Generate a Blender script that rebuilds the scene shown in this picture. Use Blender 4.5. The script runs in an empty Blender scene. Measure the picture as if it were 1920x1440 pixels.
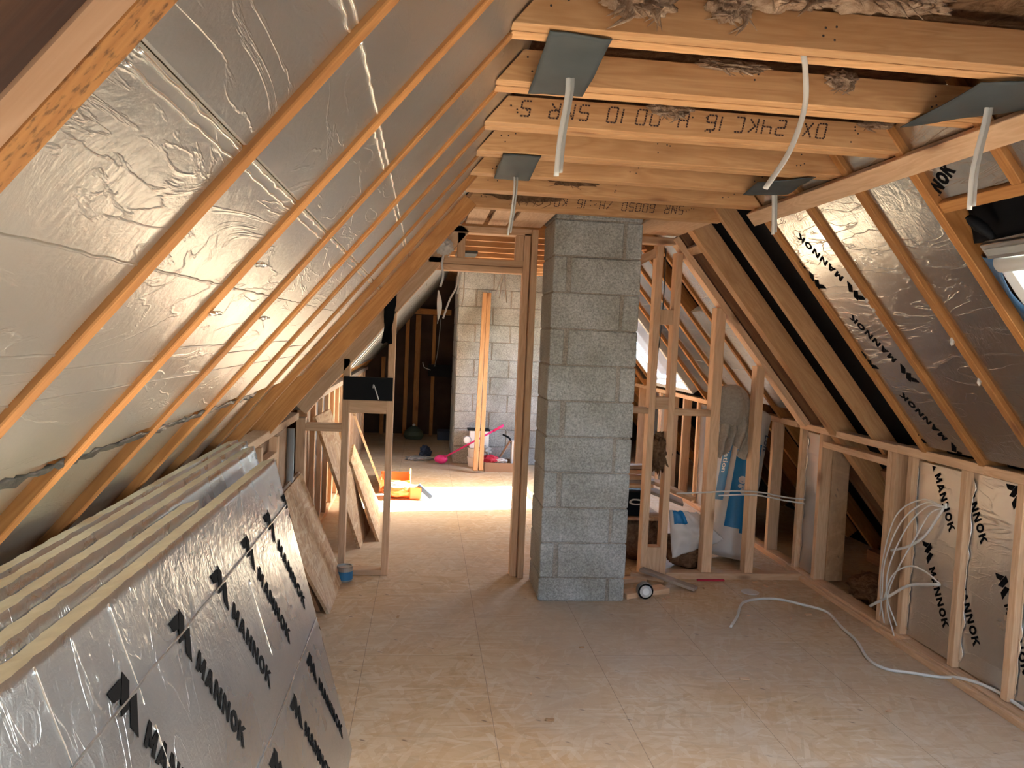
import bpy, bmesh, math, random
from mathutils import Vector, Matrix, noise
random.seed(7)
V = Vector
SC = bpy.context.scene
COL = SC.collection

# ------------------------------------------------------------------ camera
CAMH = 1.66
yaw, pit, rol, FPX = 0.111421, 0.059646, 0.043777, 1480.0
cf = V((math.sin(yaw)*math.cos(pit), math.cos(yaw)*math.cos(pit), -math.sin(pit)))
r0 = V((math.cos(yaw), -math.sin(yaw), 0)); u0 = r0.cross(cf)
cr = r0*math.cos(rol) + u0*math.sin(rol)
cu = -r0*math.sin(rol) + u0*math.cos(rol)
cam_d = bpy.data.cameras.new('camera'); cam = bpy.data.objects.new('camera', cam_d); COL.objects.link(cam)
cam.matrix_world = Matrix(((cr.x, cu.x, -cf.x, 0), (cr.y, cu.y, -cf.y, 0), (cr.z, cu.z, -cf.z, CAMH), (0, 0, 0, 1)))
cam_d.sensor_width = 36; cam_d.lens = 36*FPX/1920; cam_d.clip_start = 0.05; cam_d.clip_end = 500
SC.camera = cam

# ------------------------------------------------------------------ world, sun, exposure
SUN_DIR = V((-1.30, -0.36, -1.0)).normalized()          # the way the light travels
w = bpy.data.worlds.new('sky'); SC.world = w; w.use_nodes = True
wn = w.node_tree; wn.nodes.clear()
sky = wn.nodes.new('ShaderNodeTexSky'); sky.sky_type = 'NISHITA'; sky.sun_disc = False
sky.sun_elevation = math.asin(-SUN_DIR.z); sky.sun_rotation = math.atan2(-SUN_DIR.x, -SUN_DIR.y)
sky.air_density = 1.0; sky.dust_density = 2.5; sky.ozone_density = 1.0
bg = wn.nodes.new('ShaderNodeBackground'); bg.inputs['Strength'].default_value = 1.5
wo = wn.nodes.new('ShaderNodeOutputWorld')
# below the horizon: pale sunlit ground and walls of the neighbourhood
tcw = wn.nodes.new('ShaderNodeTexCoord'); sep = wn.nodes.new('ShaderNodeSeparateXYZ'); wn.links.new(tcw.outputs['Generated'], sep.inputs[0])
mr = wn.nodes.new('ShaderNodeMapRange'); mr.inputs[1].default_value = -.03; mr.inputs[2].default_value = .03; wn.links.new(sep.outputs[2], mr.inputs[0])
wm = wn.nodes.new('ShaderNodeMix'); wm.data_type = 'RGBA'; wn.links.new(mr.outputs[0], wm.inputs[0])
wm.inputs[6].default_value = (2.8, 2.55, 2.2, 1)
hz = wn.nodes.new('ShaderNodeHueSaturation'); hz.inputs['Saturation'].default_value = .95      # thin haze
wn.links.new(sky.outputs[0], hz.inputs['Color']); wn.links.new(hz.outputs[0], wm.inputs[7])
wn.links.new(wm.outputs[2], bg.inputs[0]); wn.links.new(bg.outputs[0], wo.inputs[0])
sd = bpy.data.lights.new('sun', 'SUN'); sd.energy = 42; sd.angle = math.radians(0.6); sd.color = (0.88, 0.94, 1.0)
so = bpy.data.objects.new('sun', sd); COL.objects.link(so)
so.rotation_mode = 'QUATERNION'; so.rotation_quaternion = SUN_DIR.to_track_quat('-Z', 'Y')
SC.view_settings.view_transform = 'Standard'; SC.view_settings.look = 'None'
SC.view_settings.exposure = 1.88; SC.view_settings.gamma = 1.0; SC.view_settings.use_curve_mapping = False
SC.cycles.max_bounces = 10; SC.cycles.diffuse_bounces = 6; SC.cycles.glossy_bounces = 5
SC.cycles.transparent_max_bounces = 16; SC.cycles.use_denoising = True
SC.cycles.sample_clamp_indirect = 8.0; SC.cycles.caustics_reflective = True; SC.cycles.blur_glossy = 1.0

# ------------------------------------------------------------------ slopes
TH = math.radians(50.5); CT, ST = math.cos(TH), math.sin(TH)
XL, XR, ZC = 0.18, 1.735, 2.40
def LP(s, y, off=0.0): return V((XL - s*CT + off*ST, y, ZC - s*ST - off*CT))     # off > 0 is into the room
def RP(s, y, off=0.0): return V((XR + s*CT - off*ST, y, ZC - s*ST - off*CT))
NL = V((ST, 0, -CT)); NR = V((-ST, 0, -CT))
def skylight_portal(nm, P, y0, y1, s0, s1, off, n, energy=0):
    c = P((s0+s1)/2, (y0+y1)/2, off)
    ld = bpy.data.lights.new(nm, 'AREA'); ld.shape = 'RECTANGLE'; ld.size = abs(s1-s0); ld.size_y = abs(y1-y0)
    ld.cycles.is_portal = True
    lo = bpy.data.objects.new(nm, ld); COL.objects.link(lo)
    z = -n; x = (P(s1, 0) - P(s0, 0)).normalized(); y = z.cross(x)
    lo.matrix_world = Matrix(((x.x, y.x, z.x, c.x), (x.y, y.y, z.y, c.y), (x.z, y.z, z.z, c.z), (0, 0, 0, 1)))
SKY_NEAR = (1.62, 2.70, 0.42, 1.42)
SKY_BACK = (7.88, 9.22, 0.42, 1.62)
FILL_GW = (0.55, 1.50, 1.10, 2.05)      # unseen gable window added behind the camera to light the joists: x0 x1 z0 z1
ld = bpy.data.lights.new('added fill gable window', 'AREA'); ld.shape = 'RECTANGLE'
ld.size = FILL_GW[1]-FILL_GW[0]; ld.size_y = FILL_GW[3]-FILL_GW[2]; ld.cycles.is_portal = True
lo = bpy.data.objects.new('added fill gable window', ld); COL.objects.link(lo)
lo.location = ((FILL_GW[0]+FILL_GW[1])/2, -2.78, (FILL_GW[2]+FILL_GW[3])/2); lo.rotation_euler = (math.radians(90), 0, 0)
FILL_SKY_LEFT = (-2.40, -0.95, 0.25, 1.60)      # unseen skylight added on the left slope behind the camera for fill
skylight_portal('added fill left skylight', LP, *FILL_SKY_LEFT, -0.26, NL)
for nm, q in (('daylight near skylight', SKY_NEAR), ('daylight back skylight', SKY_BACK)):
    skylight_portal(nm, RP, *q, -0.26, NR)

# ------------------------------------------------------------------ object helpers
def link(name, me, mat=None, parent=None):
    o = bpy.data.objects.new(name, me); COL.objects.link(o)
    if mat is not None:
        for m in (mat if isinstance(mat, (list, tuple)) else [mat]): me.materials.append(m)
    if parent is not None: adopt(o, parent)
    return o
def adopt(o, parent):
    o.parent = parent
    pm = Matrix.Translation(parent.location)
    o.matrix_parent_inverse = pm.inverted()
def tag(o, label=None, cat=None, group=None, kind=None):
    if label: o['label'] = label
    if cat: o['category'] = cat
    if group: o['group'] = group
    if kind: o['kind'] = kind
    return o
def thing(name, label, cat, loc, group=None):
    o = bpy.data.objects.new(name, None); COL.objects.link(o); o.location = loc; o.empty_display_size = .1
    return tag(o, label, cat, group)
def mesh(verts, faces, smooth=False, mats=None):
    me = bpy.data.meshes.new('m'); me.from_pydata([tuple(v) for v in verts], [], faces); me.update()
    if smooth:
        for p in me.polygons: p.use_smooth = True
    return me
def frame(p0, p1, zhint):
    x = (V(p1)-V(p0)).normalized(); z = V(zhint); z = (z - x*z.dot(x)).normalized(); y = z.cross(x)
    return x, y, z
def mat_of(x, y, z, c): return Matrix(((x.x, y.x, z.x, c.x), (x.y, y.y, z.y, c.y), (x.z, y.z, z.z, c.z), (0, 0, 0, 1)))
def bevel(bm, wd, seg=1):
    bmesh.ops.bevel(bm, geom=list(bm.edges), offset=wd, segments=seg, affect='EDGES', profile=.5)
def boxmesh(L, W, D, bv=0.0025):
    bm = bmesh.new(); bmesh.ops.create_cube(bm, size=1)
    bmesh.ops.scale(bm, vec=(L, W, D), verts=bm.verts)
    if bv: bevel(bm, min(bv, .3*min(L, W, D)))
    me = bpy.data.meshes.new('m'); bm.to_mesh(me); bm.free(); return me
def beam(name, p0, p1, wd, dp, up, mat, parent=None, bv=0.0025):
    """squared timber; its centre line runs p0 to p1, dp measured along up, wd across."""
    p0, p1 = V(p0), V(p1); x, y, z = frame(p0, p1, up)
    o = link(name, boxmesh((p1-p0).length, wd, dp, bv), mat)
    o.matrix_world = mat_of(x, y, z, (p0+p1)/2)
    if parent is not None: adopt(o, parent)
    return o
def box(name, a, b, mat, parent=None, bv=0.0025):
    """axis-aligned box between corners a and b, grain along its longest side"""
    a, b = V(a), V(b); c = (a+b)/2; d = [abs(b[i]-a[i]) for i in range(3)]
    k = d.index(max(d))
    X = V((0, 0, 0)); X[k] = 1
    Z = V((0, 0, 1)) if k != 2 else V((0, 1, 0))
    Y = Z.cross(X)
    def ext(v): return sum(abs(v[i])*d[i] for i in range(3))
    o = link(name, boxmesh(ext(X), ext(Y), ext(Z), bv), mat)
    o.matrix_world = mat_of(X, Y, Z, c)
    if parent is not None: adopt(o, parent)
    return o
def multi_box(bm, a, b, mi=0):
    a, b = V(a), V(b); r = bmesh.ops.create_cube(bm, size=1)
    d = b-a; bmesh.ops.scale(bm, vec=d, verts=r['verts']); bmesh.ops.translate(bm, vec=(a+b)/2, verts=r['verts'])
    for f in {f for v in r['verts'] for f in v.link_faces}: f.material_index = mi
    return r['verts']
def from_bm(name, bm, mat, parent=None, smooth=False):
    me = bpy.data.meshes.new('m'); bm.to_mesh(me); bm.free()
    if smooth:
        for p in me.polygons: p.use_smooth = True
    return link(name, me, mat, parent)
def catmull(pts, n=8):
    P = [V(p) for p in pts]; P = [P[0]*2-P[1]] + P + [P[-1]*2-P[-2]]; out = []
    for i in range(1, len(P)-2):
        for k in range(n):
            t = k/n; a, b, c, d = P[i-1:i+3]
            out.append(.5*((2*b)+(c-a)*t+(2*a-5*b+4*c-d)*t*t+(3*b-a-3*c+d)*t**3))
    out.append(P[-2]); return out
def tube(name, pts, r, mat, parent=None, seg=8, n=8, flat=1.0, radii=None):
    P = catmull(pts, n) if n > 1 else [V(p) for p in pts]
    vs, fs = [], []; up = V((0.13, 0.21, 1)).normalized()
    for i, p in enumerate(P):
        t = (P[min(i+1, len(P)-1)] - P[max(i-1, 0)]).normalized()
        a = up.cross(t)
        if a.length < .05: a = V((1, 0, 0)).cross(t)
        a.normalize(); b = t.cross(a); up = b
        rr = radii(i/(len(P)-1)) if radii else r
        for k in range(seg):
            q = 2*math.pi*k/seg; vs.append(p + a*math.cos(q)*rr + b*math.sin(q)*rr*flat)
    for i in range(len(P)-1):
        for k in range(seg):
            fs.append((i*seg+k, i*seg+(k+1) % seg, (i+1)*seg+(k+1) % seg, (i+1)*seg+k))
    fs.append(tuple(range(seg))[::-1]); fs.append(tuple((len(P)-1)*seg+k for k in range(seg)))
    return link(name, mesh(vs, fs, True), mat, parent)
def grid(name, fn, nu, nv, mat, parent=None, thick=0.0, smooth=True, closeu=False):
    vs = [fn(i/nu, j/nv) for i in range(nu+1) for j in range(nv+1)]
    fs = [(i*(nv+1)+j, (i+1)*(nv+1)+j, (i+1)*(nv+1)+j+1, i*(nv+1)+j+1) for i in range(nu) for j in range(nv)]
    me = mesh(vs, fs, smooth)
    if thick:
        bm = bmesh.new(); bm.from_mesh(me); bmesh.ops.recalc_face_normals(bm, faces=bm.faces)
        bmesh.ops.solidify(bm, geom=list(bm.faces), thickness=thick); bm.to_mesh(me); bm.free()
        if smooth:
            for p in me.polygons: p.use_smooth = True
    return link(name, me, mat, parent)
def blob(name, c, r, mat, parent=None, amp=.25, fr=3.0, sub=4, seed=0, sq=1.0):
    bm = bmesh.new(); bmesh.ops.create_icosphere(bm, subdivisions=sub, radius=1)
    for v in bm.verts:
        d = v.co.normalized(); q = d*fr + V((seed*7.3, seed*3.1, seed))
        k = 1 + amp*noise.fractal(q, .9, 2.1, 4)
        p = V((math.copysign(abs(d.x)**sq, d.x), math.copysign(abs(d.y)**sq, d.y), math.copysign(abs(d.z)**sq, d.z)))
        v.co = V((p.x*r[0], p.y*r[1], p.z*r[2]))*k + V(c)
    return from_bm(name, bm, mat, parent, True)
def lathe(name, c, prof, mat, parent=None, axis='z', seg=24):
    vs, fs = [], []
    for (r, h) in prof:
        for k in range(seg):
            a = 2*math.pi*k/seg
            p = (r*math.cos(a), r*math.sin(a), h)
            if axis == 'y': p = (p[0], h, p[1])
            if axis == 'x': p = (h, p[0], p[1])
            vs.append(V(c)+V(p))
    n = len(prof)
    for i in range(n-1):
        for k in range(seg): fs.append((i*seg+k, i*seg+(k+1) % seg, (i+1)*seg+(k+1) % seg, (i+1)*seg+k))
    fs.append(tuple(range(seg))); fs.append(tuple((n-1)*seg+k for k in range(seg)))
    me = mesh(vs, fs); bm = bmesh.new(); bm.from_mesh(me); bmesh.ops.recalc_face_normals(bm, faces=bm.faces)
    bm.to_mesh(me); bm.free(); return link(name, me, mat, parent)

# ------------------------------------------------------------------ materials
def new_mat(name):
    m = bpy.data.materials.new(name); m.use_nodes = True; nt = m.node_tree
    for n in list(nt.nodes): nt.nodes.remove(n)
    out = nt.nodes.new('ShaderNodeOutputMaterial'); b = nt.nodes.new('ShaderNodeBsdfPrincipled')
    nt.links.new(b.outputs[0], out.inputs[0]); return m, nt, b
def N(nt, typ, **kw):
    n = nt.nodes.new('ShaderNode'+typ)
    for k, v in kw.items():
        if k in n.inputs: n.inputs[k].default_value = v
        else: setattr(n, k, v)
    return n
def ramp(nt, fac, stops):
    r = nt.nodes.new('ShaderNodeValToRGB'); e = r.color_ramp.elements
    while len(e) < len(stops): e.new(.5)
    for i, (p, c) in enumerate(stops): e[i].position = p; e[i].color = (*c, 1) if len(c) == 3 else c
    nt.links.new(fac, r.inputs[0]); return r.outputs[0]
def mix(nt, fac, a, b, mode='MIX'):
    m = nt.nodes.new('ShaderNodeMix'); m.data_type = 'RGBA'; m.blend_type = mode
    for i, s in ((0, fac), (6, a), (7, b)):
        if hasattr(s, 'is_linked') or hasattr(s, 'links'): nt.links.new(s, m.inputs[i])
        else: m.inputs[i].default_value = s if not isinstance(s, tuple) or len(s) == 4 else (*s, 1)
    return m.outputs[2]
def math_n(nt, op, a, b=None):
    m = nt.nodes.new('ShaderNodeMath'); m.operation = op
    for i, s in ((0, a), (1, b)):
        if s is None: continue
        if hasattr(s, 'links'): nt.links.new(s, m.inputs[i])
        else: m.inputs[i].default_value = s
    return m.outputs[0]
def objcoord(nt, scale=(1, 1, 1), rot=(0, 0, 0), rnd=True):
    tc = nt.nodes.new('ShaderNodeTexCoord'); mp = nt.nodes.new('ShaderNodeMapping')
    mp.inputs['Scale'].default_value = scale; mp.inputs['Rotation'].default_value = rot
    src = tc.outputs['Object']
    if rnd:
        oi = nt.nodes.new('ShaderNodeObjectInfo'); va = nt.nodes.new('ShaderNodeVectorMath'); va.operation = 'ADD'
        cm = nt.nodes.new('ShaderNodeCombineXYZ')
        a = math_n(nt, 'MULTIPLY', oi.outputs['Random'], 37.0); b = math_n(nt, 'MULTIPLY', oi.outputs['Random'], 91.0)
        nt.links.new(a, cm.inputs[0]); nt.links.new(b, cm.inputs[1])
        nt.links.new(src, va.inputs[0]); nt.links.new(cm.outputs[0], va.inputs[1]); src = va.outputs[0]
    if any(rot):
        m0 = nt.nodes.new('ShaderNodeMapping'); m0.inputs['Rotation'].default_value = rot; mp.inputs['Rotation'].default_value = (0, 0, 0)
        nt.links.new(src, m0.inputs[0]); src = m0.outputs[0]
    nt.links.new(src, mp.inputs[0]); return mp.outputs[0]
def bump(nt, b, h, strength=.3, dist=.005):
    bp = nt.nodes.new('ShaderNodeBump'); bp.inputs['Strength'].default_value = strength; bp.inputs['Distance'].default_value = dist
    nt.links.new(h, bp.inputs['Height']); nt.links.new(bp.outputs[0], b.inputs['Normal'])
def plain(name, col, rough=.6, metal=0.0, nscale=0, namt=.15, bmp=0, spec=.5):
    m, nt, b = new_mat(name); b.inputs['Roughness'].default_value = rough; b.inputs['Metallic'].default_value = metal
    b.inputs['Specular IOR Level'].default_value = spec
    b.inputs['Base Color'].default_value = (*col, 1)
    if nscale:
        v = objcoord(nt); n = N(nt, 'TexNoise', Scale=nscale, Detail=5.0); nt.links.new(v, n.inputs['Vector'])
        c = ramp(nt, n.outputs['Fac'], [(.3, tuple(x*(1-namt) for x in col)), (.7, tuple(min(1, x*(1+namt)) for x in col))])
        nt.links.new(c, b.inputs['Base Color'])
        if bmp: bump(nt, b, n.outputs['Fac'], bmp, .01)
    return m
def wood(name, light, dark, knot=(.20, .09, .04), rough=.62, kscale=1.0, mould=0):
    m, nt, b = new_mat(name); b.inputs['Roughness'].default_value = rough; b.inputs['Specular IOR Level'].default_value = .3
    v = objcoord(nt, (1.1, 9, 9)); n1 = N(nt, 'TexNoise', Scale=1.6, Detail=3.0, Distortion=.6); nt.links.new(v, n1.inputs['Vector'])
    rings = math_n(nt, 'FRACT', math_n(nt, 'MULTIPLY', n1.outputs['Fac'], 7.0))
    rg = math_n(nt, 'ABSOLUTE', math_n(nt, 'SUBTRACT', rings, .5))
    v2 = objcoord(nt, (4, 130, 130)); n2 = N(nt, 'TexNoise', Scale=1.0, Detail=4.0); nt.links.new(v2, n2.inputs['Vector'])
    f = math_n(nt, 'ADD', math_n(nt, 'MULTIPLY', rg, .7), math_n(nt, 'MULTIPLY', n2.outputs['Fac'], .6))
    c = ramp(nt, f, [(.25, dark), (.85, light)])
    # knots
    v3 = objcoord(nt, (2.3*kscale, 6*kscale, 6*kscale)); vo = N(nt, 'TexVoronoi', Scale=1.0); nt.links.new(v3, vo.inputs['Vector'])
    kf = ramp(nt, vo.outputs['Distance'], [(.05, (1, 1, 1)), (.15, (0, 0, 0))])
    c = mix(nt, kf, c, knot)
    halo = ramp(nt, vo.outputs['Distance'], [(.10, (.42, .42, .42)), (.32, (0, 0, 0))])
    c = mix(nt, halo, c, tuple(.55*a+.45*d for a, d in zip(knot, dark)))
    # whole-piece tone differs from one timber to the next
    oi = nt.nodes.new('ShaderNodeObjectInfo'); hv = nt.nodes.new('ShaderNodeHueSaturation')
    nt.links.new(math_n(nt, 'ADD', math_n(nt, 'MULTIPLY', oi.outputs['Random'], .30), .85), hv.inputs['Value'])
    nt.links.new(c, hv.inputs['Color']); c = hv.outputs[0]
    if mould:
        v4 = objcoord(nt, (40, 70, 70)); n4 = N(nt, 'TexNoise', Scale=2.0, Detail=5.0); nt.links.new(v4, n4.inputs['Vector'])
        mf = ramp(nt, n4.outputs['Fac'], [(.52, (0, 0, 0)), (.66, (.8, .8, .8))]); c = mix(nt, mf, c, (.10, .05, .025))
    nt.links.new(c, b.inputs['Base Color']); bump(nt, b, f, .25, .002); return m
PINE = wood('new pine', (.76, .52, .33), (.61, .375, .22))
JOIST = wood('joist pine', (.70, .41, .20), (.54, .28, .12), knot=(.26, .10, .04))
OLD = wood('orange rafter pine', (.50, .24, .08), (.36, .15, .045), knot=(.17, .07, .03))
MOULDY = wood('mould speckled rafter', (.44, .215, .07), (.33, .14, .045), mould=1)
DARKW = wood('old dark timber', (.34, .17, .08), (.22, .10, .05))
DULL = wood('dull pine', (.42, .27, .18), (.34, .20, .12))
SHADEW = wood('timber with shade in its colour', (.050, .017, .008), (.03, .010, .005))  # shade of the top left corner put into the wood colour
GREYW = wood('weathered timber', (.42, .33, .26), (.30, .23, .18))
def osb(name, tones, seams=False, rough=.7, rnd=True, kf=.42):
    m, nt, b = new_mat(name); b.inputs['Roughness'].default_value = rough; b.inputs['Specular IOR Level'].default_value = .35
    big = N(nt, 'TexNoise', Scale=1.1, Detail=4.0, Roughness=.6); nt.links.new(objcoord(nt, rnd=rnd), big.inputs['Vector'])
    c = ramp(nt, big.outputs['Fac'], [(.30, tones[0]), (.5, tones[1]), (.70, tones[2])])
    hs = None
    for i, (ang, sx, sy, thr) in enumerate(((.35, 7, 42, .50), (-.5, 8, 48, .55), (1.25, 9, 44, .6), (-1.2, 8, 40, .62), (.0, 6, 50, .66))):
        vo = N(nt, 'TexVoronoi', Scale=1.0); vo.inputs['Randomness'].default_value = 1.0
        nt.links.new(objcoord(nt, (sx, sy, 12), (0, 0, ang), rnd), vo.inputs['Vector'])
        sp = nt.nodes.new('ShaderNodeSeparateColor'); nt.links.new(vo.outputs['Color'], sp.inputs[0])
        fac = ramp(nt, sp.outputs[0], [(thr, (0, 0, 0)), (thr+.08, (kf, kf, kf))])
        tone = ramp(nt, sp.outputs[1], [(0.0, tuple(x*.74 for x in tones[1])), (.15, tuple(x*.93 for x in tones[0])), (.6, tones[1]), (.95, tuple(min(1, x*1.14) for x in tones[2]))])
        c = mix(nt, fac, c, tone)
        hs = sp.outputs[2] if hs is None else math_n(nt, 'ADD', hs, sp.outputs[2])
    fl = N(nt, 'TexVoronoi', Scale=1.0); nt.links.new(objcoord(nt, (5, 13, 8), (0, 0, .5), rnd), fl.inputs['Vector'])
    ff = ramp(nt, fl.outputs['Distance'], [(.045, (.75, .75, .75)), (.09, (0, 0, 0))]); c = mix(nt, ff, c, (.16, .09, .055))
    st = N(nt, 'TexNoise', Scale=.55, Detail=3.0); nt.links.new(objcoord(nt, (1, 1, 1), (0, 0, .3), rnd), st.inputs['Vector'])
    sf = ramp(nt, st.outputs['Fac'], [(.46, (0, 0, 0)), (.64, (.55, .55, .55))]); c = mix(nt, sf, c, (.47, .40, .33))
    if seams:
        br = nt.nodes.new('ShaderNodeTexBrick'); nt.links.new(objcoord(nt, (1, 1, 1), (0, 0, math.pi/2), False), br.inputs['Vector'])
        br.inputs['Scale'].default_value = 1; br.inputs['Brick Width'].default_value = 2.4; br.inputs['Row Height'].default_value = .6
        br.inputs['Mortar Size'].default_value = .0013; br.inputs['Mortar Smooth'].default_value = 0
        br.inputs['Color1'].default_value = (0, 0, 0, 1); br.inputs['Color2'].default_value = (0, 0, 0, 1); br.inputs['Mortar'].default_value = (.75, .75, .75, 1)
        c = mix(nt, br.outputs['Color'], c, (.20, .13, .08))
    nt.links.new(c, b.inputs['Base Color']); bump(nt, b, hs, .22, .002); return m
FLOORM = osb('floor chip boards', ((.55, .33, .165), (.62, .43, .255), (.63, .51, .37)), True, .6, False)
OSBM = osb('strand board sheet', ((.42, .21, .09), (.56, .34, .17), (.60, .44, .27)), kf=.7)
OSBD = osb('brown strand board sheet', ((.36, .19, .09), (.42, .24, .12), (.45, .28, .15)))
def foil(name, col=(.80, .785, .76), rough=.24, wr=1.0, fine=.09):
    m, nt, b = new_mat(name); b.inputs['Metallic'].default_value = 1.0; b.inputs['Base Color'].default_value = (*col, 1)
    v = objcoord(nt, (1, 1, 1)); n1 = N(nt, 'TexNoise', Scale=7.0, Detail=6.0, Roughness=.62, Distortion=.8); nt.links.new(v, n1.inputs['Vector'])
    vs = objcoord(nt, (2.0, 95, 30)); n2 = N(nt, 'TexNoise', Scale=1.0, Detail=2.0); nt.links.new(vs, n2.inputs['Vector'])
    # long wavering creases in the facing
    v3 = objcoord(nt, (5.0, 1.3, 5.0)); n3 = N(nt, 'TexNoise', Scale=1.7, Detail=5.0, Distortion=1.2); nt.links.new(v3, n3.inputs['Vector'])
    ridge = math_n(nt, 'ABSOLUTE', math_n(nt, 'SUBTRACT', n3.outputs['Fac'], .5))
    rr = ramp(nt, ridge, [(.0, (1, 1, 1)), (.018, (0, 0, 0))])
    n4 = N(nt, 'TexNoise', Scale=38.0, Detail=4.0, Roughness=.6, Distortion=.5); nt.links.new(v, n4.inputs['Vector'])
    h = math_n(nt, 'ADD', math_n(nt, 'MULTIPLY', n1.outputs['Fac'], .30*wr), math_n(nt, 'MULTIPLY', n2.outputs['Fac'], .06))
    h = math_n(nt, 'ADD', h, math_n(nt, 'MULTIPLY', rr, .07*wr)); h = math_n(nt, 'ADD', h, math_n(nt, 'MULTIPLY', n4.outputs['Fac'], fine*wr))
    bump(nt, b, h, .6, .010)
    rv = N(nt, 'TexNoise', Scale=3.0, Detail=3.0); nt.links.new(v, rv.inputs['Vector'])
    r = nt.nodes.new('ShaderNodeMapRange'); nt.links.new(rv.outputs['Fac'], r.inputs[0])
    r.inputs[3].default_value = rough*.75; r.inputs[4].default_value = rough*1.35; nt.links.new(r.outputs[0], b.inputs['Roughness'])
    return m
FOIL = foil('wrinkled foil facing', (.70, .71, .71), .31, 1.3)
FOILR_DIM = foil('creased foil with dim reflection in colour', (.55, .535, .52), .23, 1.5)  # same foil as the left slope, its darker reflections put into the colour
FOILK = foil('knee wall foil facing', (.68, .66, .64), .30, 1.3)
FOIL_SKY = foil('sky tinted foil facing', (.64, .68, .74), .27, 1.2, .30)  # blue of the reflected sky put into the base colour
FOAM = plain('cream foam core', (.66, .58, .42), .9, 0, 30, .08)
SHINY = plain('shiny torn foil', (.93, .91, .87), .22, .85)
INK = plain('black print', (.006, .006, .007), .85, 0, 0, 0, 0, .05)
INKB = plain('stamped ink', (.07, .035, .03), .8)
BLACKM = plain('black roof membrane', (.005, .005, .006), .8, 0, 4, .4, .3, .1)
DPC = plain('grey rubber membrane', (.060, .070, .074), .6, 0, 5, .22, .2, .25)
DPCB = plain('black plastic sheet', (.005, .006, .008), .6, 0, 0, 0, 0, .15)
CABLE = plain('white cable sheath', (.66, .645, .61), .4)
GREYCAB = plain('grey flex', (.40, .39, .37), .4)
BLACKCAB = plain('black cable', (.02, .02, .02), .5)
def block_mat(name, col):
    m, nt, b = new_mat(name); b.inputs['Roughness'].default_value = .95; b.inputs['Specular IOR Level'].default_value = .15
    v = objcoord(nt, rnd=False); n1 = N(nt, 'TexNoise', Scale=95.0, Detail=4.0, Roughness=.7); nt.links.new(v, n1.inputs['Vector'])
    n2 = N(nt, 'TexNoise', Scale=3.5, Detail=4.0); nt.links.new(v, n2.inputs['Vector'])
    c1 = ramp(nt, n1.outputs['Fac'], [(.28, tuple(x*.55 for x in col)), (.5, col), (.72, tuple(min(.85, x*1.5) for x in col))])
    c2 = ramp(nt, n2.outputs['Fac'], [(.35, (.80, .78, .74)), (.65, (1.12, 1.12, 1.14))])
    nt.links.new(mix(nt, 1.0, c1, c2, 'MULTIPLY'), b.inputs['Base Color']); bump(nt, b, n1.outputs['Fac'], .9, .006); return m
BLOCK = block_mat('concrete block', (.40, .40, .375)); MORTAR = block_mat('mortar', (.34, .305, .26))
def wool_mat(name, a, b_):
    m, nt, b = new_mat(name); b.inputs['Roughness'].default_value = 1; b.inputs['Specular IOR Level'].default_value = .05
    n = N(nt, 'TexNoise', Scale=14.0, Detail=8.0, Roughness=.7, Distortion=1.5); nt.links.new(objcoord(nt), n.inputs['Vector'])
    nt.links.new(ramp(nt, n.outputs['Fac'], [(.35, a), (.65, b_)]), b.inputs['Base Color']); bump(nt, b, n.outputs['Fac'], 1, .03); return m
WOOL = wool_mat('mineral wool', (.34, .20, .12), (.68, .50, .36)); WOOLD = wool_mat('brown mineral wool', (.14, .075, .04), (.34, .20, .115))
WHITEP = plain('white painted plastic', (.82, .82, .80), .35); ALU = plain('aluminium trim', (.62, .60, .57), .3, .9)
BLUEM = plain('blue membrane', (.035, .10, .20), .35, 0, 6, .4, .3)
BLUEP = plain('blue polythene print', (.0, .17, .42), .4); WPOLY = plain('white polythene', (.60, .57, .54), .4, 0, 5, .1, .3)
CLOTH = plain('grey dust sheet', (.36, .31, .26), .95, 0, 60, .15, .3)
CARD = plain('brown cardboard', (.40, .25, .15), .85); PINK = plain('pink plastic', (.75, .03, .22), .4)
ORANGE = plain('orange plastic', (.80, .20, .05), .45); RED = plain('red plastic', (.50, .02, .05), .5)
TIN = plain('tin plate', (.45, .45, .44), .35, .8); TINB = plain('blue tin label', (.04, .19, .36), .5)
GREYP = plain('grey plastic', (.30, .30, .29), .5); NAVY = plain('dark blue plastic', (.03, .05, .10), .5)
GREEN = plain('olive green plastic', (.10, .13, .09), .6)
STEEL = plain('galvanised steel', (.5, .5, .5), .35, .9)
def glass_mat():
    m = bpy.data.materials.new('window glass'); m.use_nodes = True; nt = m.node_tree; nt.nodes.clear()
    o = nt.nodes.new('ShaderNodeOutputMaterial'); t = nt.nodes.new('ShaderNodeBsdfTransparent'); g = nt.nodes.new('ShaderNodeBsdfGlossy')
    g.inputs['Roughness'].default_value = .02; t.inputs[0].default_value = (.93, .96, .96, 1)
    x = nt.nodes.new('ShaderNodeMixShader'); x.inputs[0].default_value = .06
    nt.links.new(t.outputs[0], x.inputs[1]); nt.links.new(g.outputs[0], x.inputs[2]); nt.links.new(x.outputs[0], o.inputs[0]); return m
GLASS = glass_mat()

ORD = ['first', 'second', 'third', 'fourth', 'fifth', 'sixth', 'seventh', 'eighth', 'ninth', 'tenth', 'eleventh', 'twelfth',
       'thirteenth', 'fourteenth', 'fifteenth', 'sixteenth', 'seventeenth', 'eighteenth', 'nineteenth', 'twentieth']

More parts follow.
